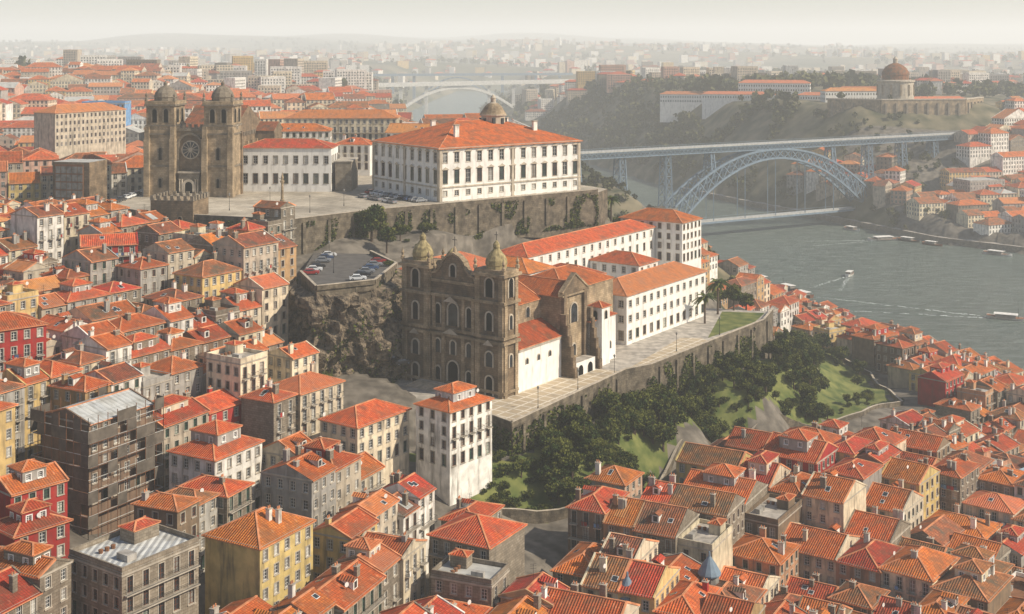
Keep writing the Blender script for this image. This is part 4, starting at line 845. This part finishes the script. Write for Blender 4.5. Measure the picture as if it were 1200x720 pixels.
for i in range(6): car(-125+i*.2,398+i*5,80.01,80)
for i in range(5): car(-39+i*3.,318-i*1.5+3,float(H(-39+i*3,321-i*1.5))+.1,30)
# ================================================================== boats
def boat(name,x,y,a,L,k):
    m=MB(); f=Fr(x,y,a); W=L*.16; st=[(-.5,.6),(-.3,.95),(0,1),(.3,.8),(.42,.45),(.5,.02)]
    for (a0,w0),(a1,w1) in zip(st[:-1],st[1:]):
        z0=.9+.8*abs(a0*2)**3;z1=.9+.8*abs(a1*2)**3
        for s_ in(-1,1): m.q([f.P(a0*L,s_*w0*W,z0),f.P(a1*L,s_*w1*W,z1),f.P(a1*L,s_*w1*W*.6,-.4),f.P(a0*L,s_*w0*W*.6,-.4)],k)
        m.q([f.P(a0*L,-w0*W,z0-.15),f.P(a1*L,-w1*W,z1-.15),f.P(a1*L,w1*W,z1-.15),f.P(a0*L,w0*W,z0-.15)],'rust')
    m.q([f.P(-.5*L,-.6*W,1.7),f.P(-.5*L,.6*W,1.7),f.P(-.5*L,.36*W,-.4),f.P(-.5*L,-.36*W,-.4)],k)
    f.box(m,-.3*L,.15*L,-.65*W,.65*W,.8,2.4,'glass_b');f.box(m,-.34*L,.2*L,-.8*W,.8*W,2.4,2.55,'clean_white',bottom=True); beam(m,f.P(.2*L,0,.8),f.P(.2*L,0,5.5),.14,'iron')
    m.obj(name)
for x,y,a,L,k in((248,850,15,24,'clean_white'),(150,662,118,15,'frame_brown'),(146,680,118,15,'iron'),(137,706,116,14,'frame_brown'),(235,605,-25,20,'clean_white'),(262,845,-50,16,'iron'),(272,828,-48,14,'frame_brown'),(300,790,-45,18,'clean_white'),(238,895,-65,15,'clean_white'),(190,720,60,12,'clean_white')): boat('river_boat',x,y,a,L,k)
m=MB()
for bx0,by0,an,Lw in((235,605,-25,110),(248,850,15,50),(262,545,160,130),(190,720,60,40)):
    f=Fr(bx0,by0,an)
    for s_ in(-1,1):
        for i in range(90):
            u0=-8-Lw*i/90;v0=s_*(1+(Lw*i/90)*.17)+R.uniform(-.9,.9); 
            if R.random()<.7: w_=R.uniform(.15,.5)*(1-i/110); m.q([f.P(u0,v0-w_,.03),f.P(u0-Lw/90*1.4,v0-w_+s_*.4,.03),f.P(u0-Lw/90*1.4,v0+w_+s_*.4,.03),f.P(u0,v0+w_,.03)],'foam')
m.obj('boat_wake')
lm=MB(); f=Fr(0,0,0); f.lathe(lm,0,0,[(.18,0),(.1,.6),(.06,1),(.05,4.4)],'iron',6); f.lathe(lm,0,0,[(.12,4.4),(.28,4.9),(.3,5.),(.05,5.3),(0,5.4)],'glass_b',6); LMe=lm.mesh('lamp_post',(0,0,0))
for x,y,z_ in((-85,385,80),(-60,380,80),(-52,396,80),(-76,402,80),(6,295,46),(16,311,46),(26,325,46),(45,350,46),(60,370,46),(-46,330,71),(-50,350,71)):
    o=bpy.data.objects.new('street_lamp',LMe);o.location=(x,y,z_);COL.objects.link(o)
def ribbonwall(name,gw,h=1.3,t=.35,dn=4):
    m=MB()
    P=[]
    for a,b in zip(gw[:-1],gw[1:]):
        L=math.dist(a,b);k=max(1,int(L/4)); P+=[(a[0]+(b[0]-a[0])*j/k,a[1]+(b[1]-a[1])*j/k) for j in range(k)]
    P.append(gw[-1]); Zs=[float(H(*p))+h for p in P]; Zs=[sum(Zs[max(0,i-2):i+3])/len(Zs[max(0,i-2):i+3]) for i in range(len(Zs))]
    for i in range(len(P)-1):
        a,b=P[i],P[i+1];L=math.dist(a,b) or 1;nx_,ny_=-(b[1]-a[1])/L*t,(b[0]-a[0])/L*t
        A=[(a[0]+s*nx_,a[1]+s*ny_) for s in(-1,1)];B=[(b[0]+s*nx_,b[1]+s*ny_) for s in(-1,1)]
        for q in(0,1): m.q([(*A[q],Zs[i]-dn),(*B[q],Zs[i+1]-dn),(*B[q],Zs[i+1]),(*A[q],Zs[i])],'wall_stone')
        m.q([(*A[0],Zs[i]),(*B[0],Zs[i+1]),(*B[1],Zs[i+1]),(*A[1],Zs[i])],'granite_light')
    m.obj(name)
ribbonwall('garden_wall',[(-8,262),(14,267),(27,287),(43,315),(73,349),(101,369),(121,397),(125,446),(113,463)])
ribbonwall('garden_wall',[(92,395),(99,415),(105,450)],.8,.3,3)
m=MB(); pw=[(91,396),(97,415),(104,448)]
for a,b in zip(pw[:-1],pw[1:]):
    for j in range(5):
        p=[a[q]+(b[q]-a[q])*j/5 for q in(0,1)];r=[a[q]+(b[q]-a[q])*(j+1)/5 for q in(0,1)]; m.q([(p[0]-.8,p[1]+.4,float(H(p[0]-.8,p[1]+.4))+.3),(p[0]+.8,p[1]-.4,float(H(p[0]+.8,p[1]-.4))+.3),(r[0]+.8,r[1]-.4,float(H(r[0]+.8,r[1]-.4))+.3),(r[0]-.8,r[1]+.4,float(H(r[0]-.8,r[1]+.4))+.3)],'sidewalk')
m.obj('garden_path')
# ================================================================== haze, sky, sun, camera
hz=MB(); Fr(0,0,0).box(hz,-9500,9500,-400,15500,-10,330,'concrete',bottom=True); ho=hz.obj('haze_with_added_glow',o=(0,0,0)); hm=bpy.data.materials.new('haze_scatter_glow'); hm.use_nodes=True; nt=hm.node_tree; nt.nodes.clear()
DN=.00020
vo=nn(nt,'ShaderNodeVolumeScatter'); vo.inputs['Color'].default_value=(1,1,1,1); vo.inputs['Density'].default_value=DN; vo.inputs['Anisotropy'].default_value=.1; em=nn(nt,'ShaderNodeEmission'); em.inputs[0].default_value=(1,.96,.84,1); em.inputs[1].default_value=DN*.40; ad=nn(nt,'ShaderNodeAddShader'); ou=nn(nt,'ShaderNodeOutputMaterial'); nt.links.new(vo.outputs[0],ad.inputs[0]); nt.links.new(em.outputs[0],ad.inputs[1]); nt.links.new(ad.outputs[0],ou.inputs['Volume']); ho.data.materials[0]=hm  # emission added so the haze itself glows, standing in for multiple scattering
sd=Vector((.96,-.28,0)).normalized(); el=math.radians(39); sv=Vector((sd.x*math.cos(el),sd.y*math.cos(el),math.sin(el)))
W=bpy.data.worlds.new('World'); S.world=W; W.use_nodes=True; nt=W.node_tree; sk=nn(nt,'ShaderNodeTexSky'); sk.sky_type='NISHITA'; sk.sun_disc=False; sk.sun_elevation=el; sk.sun_rotation=math.atan2(sd.x,sd.y); sk.dust_density=1.0; sk.air_density=1.0
bg=nt.nodes['Background']; bg.inputs[1].default_value=.10; nt.links.new(sk.outputs[0],bg.inputs[0])
l=bpy.data.lights.new('sun','SUN'); l.energy=5; l.angle=math.radians(.5); l.color=(1,.90,.73); lo=bpy.data.objects.new('sun',l); lo.rotation_euler=sv.to_track_quat('Z','Y').to_euler(); COL.objects.link(lo)
cd=bpy.data.cameras.new('camera'); cd.lens=45; cd.sensor_width=36; cd.shift_y=-308/1200; cd.clip_end=30000; cd.clip_start=1; co=bpy.data.objects.new('camera',cd); co.location=(0,0,130); co.rotation_euler=(math.pi/2,0,0); COL.objects.link(co); S.camera=co
S.view_settings.view_transform='Standard'; S.view_settings.look='None'; S.view_settings.exposure=0
print('houses',cnt,'objects',len(bpy.data.objects))
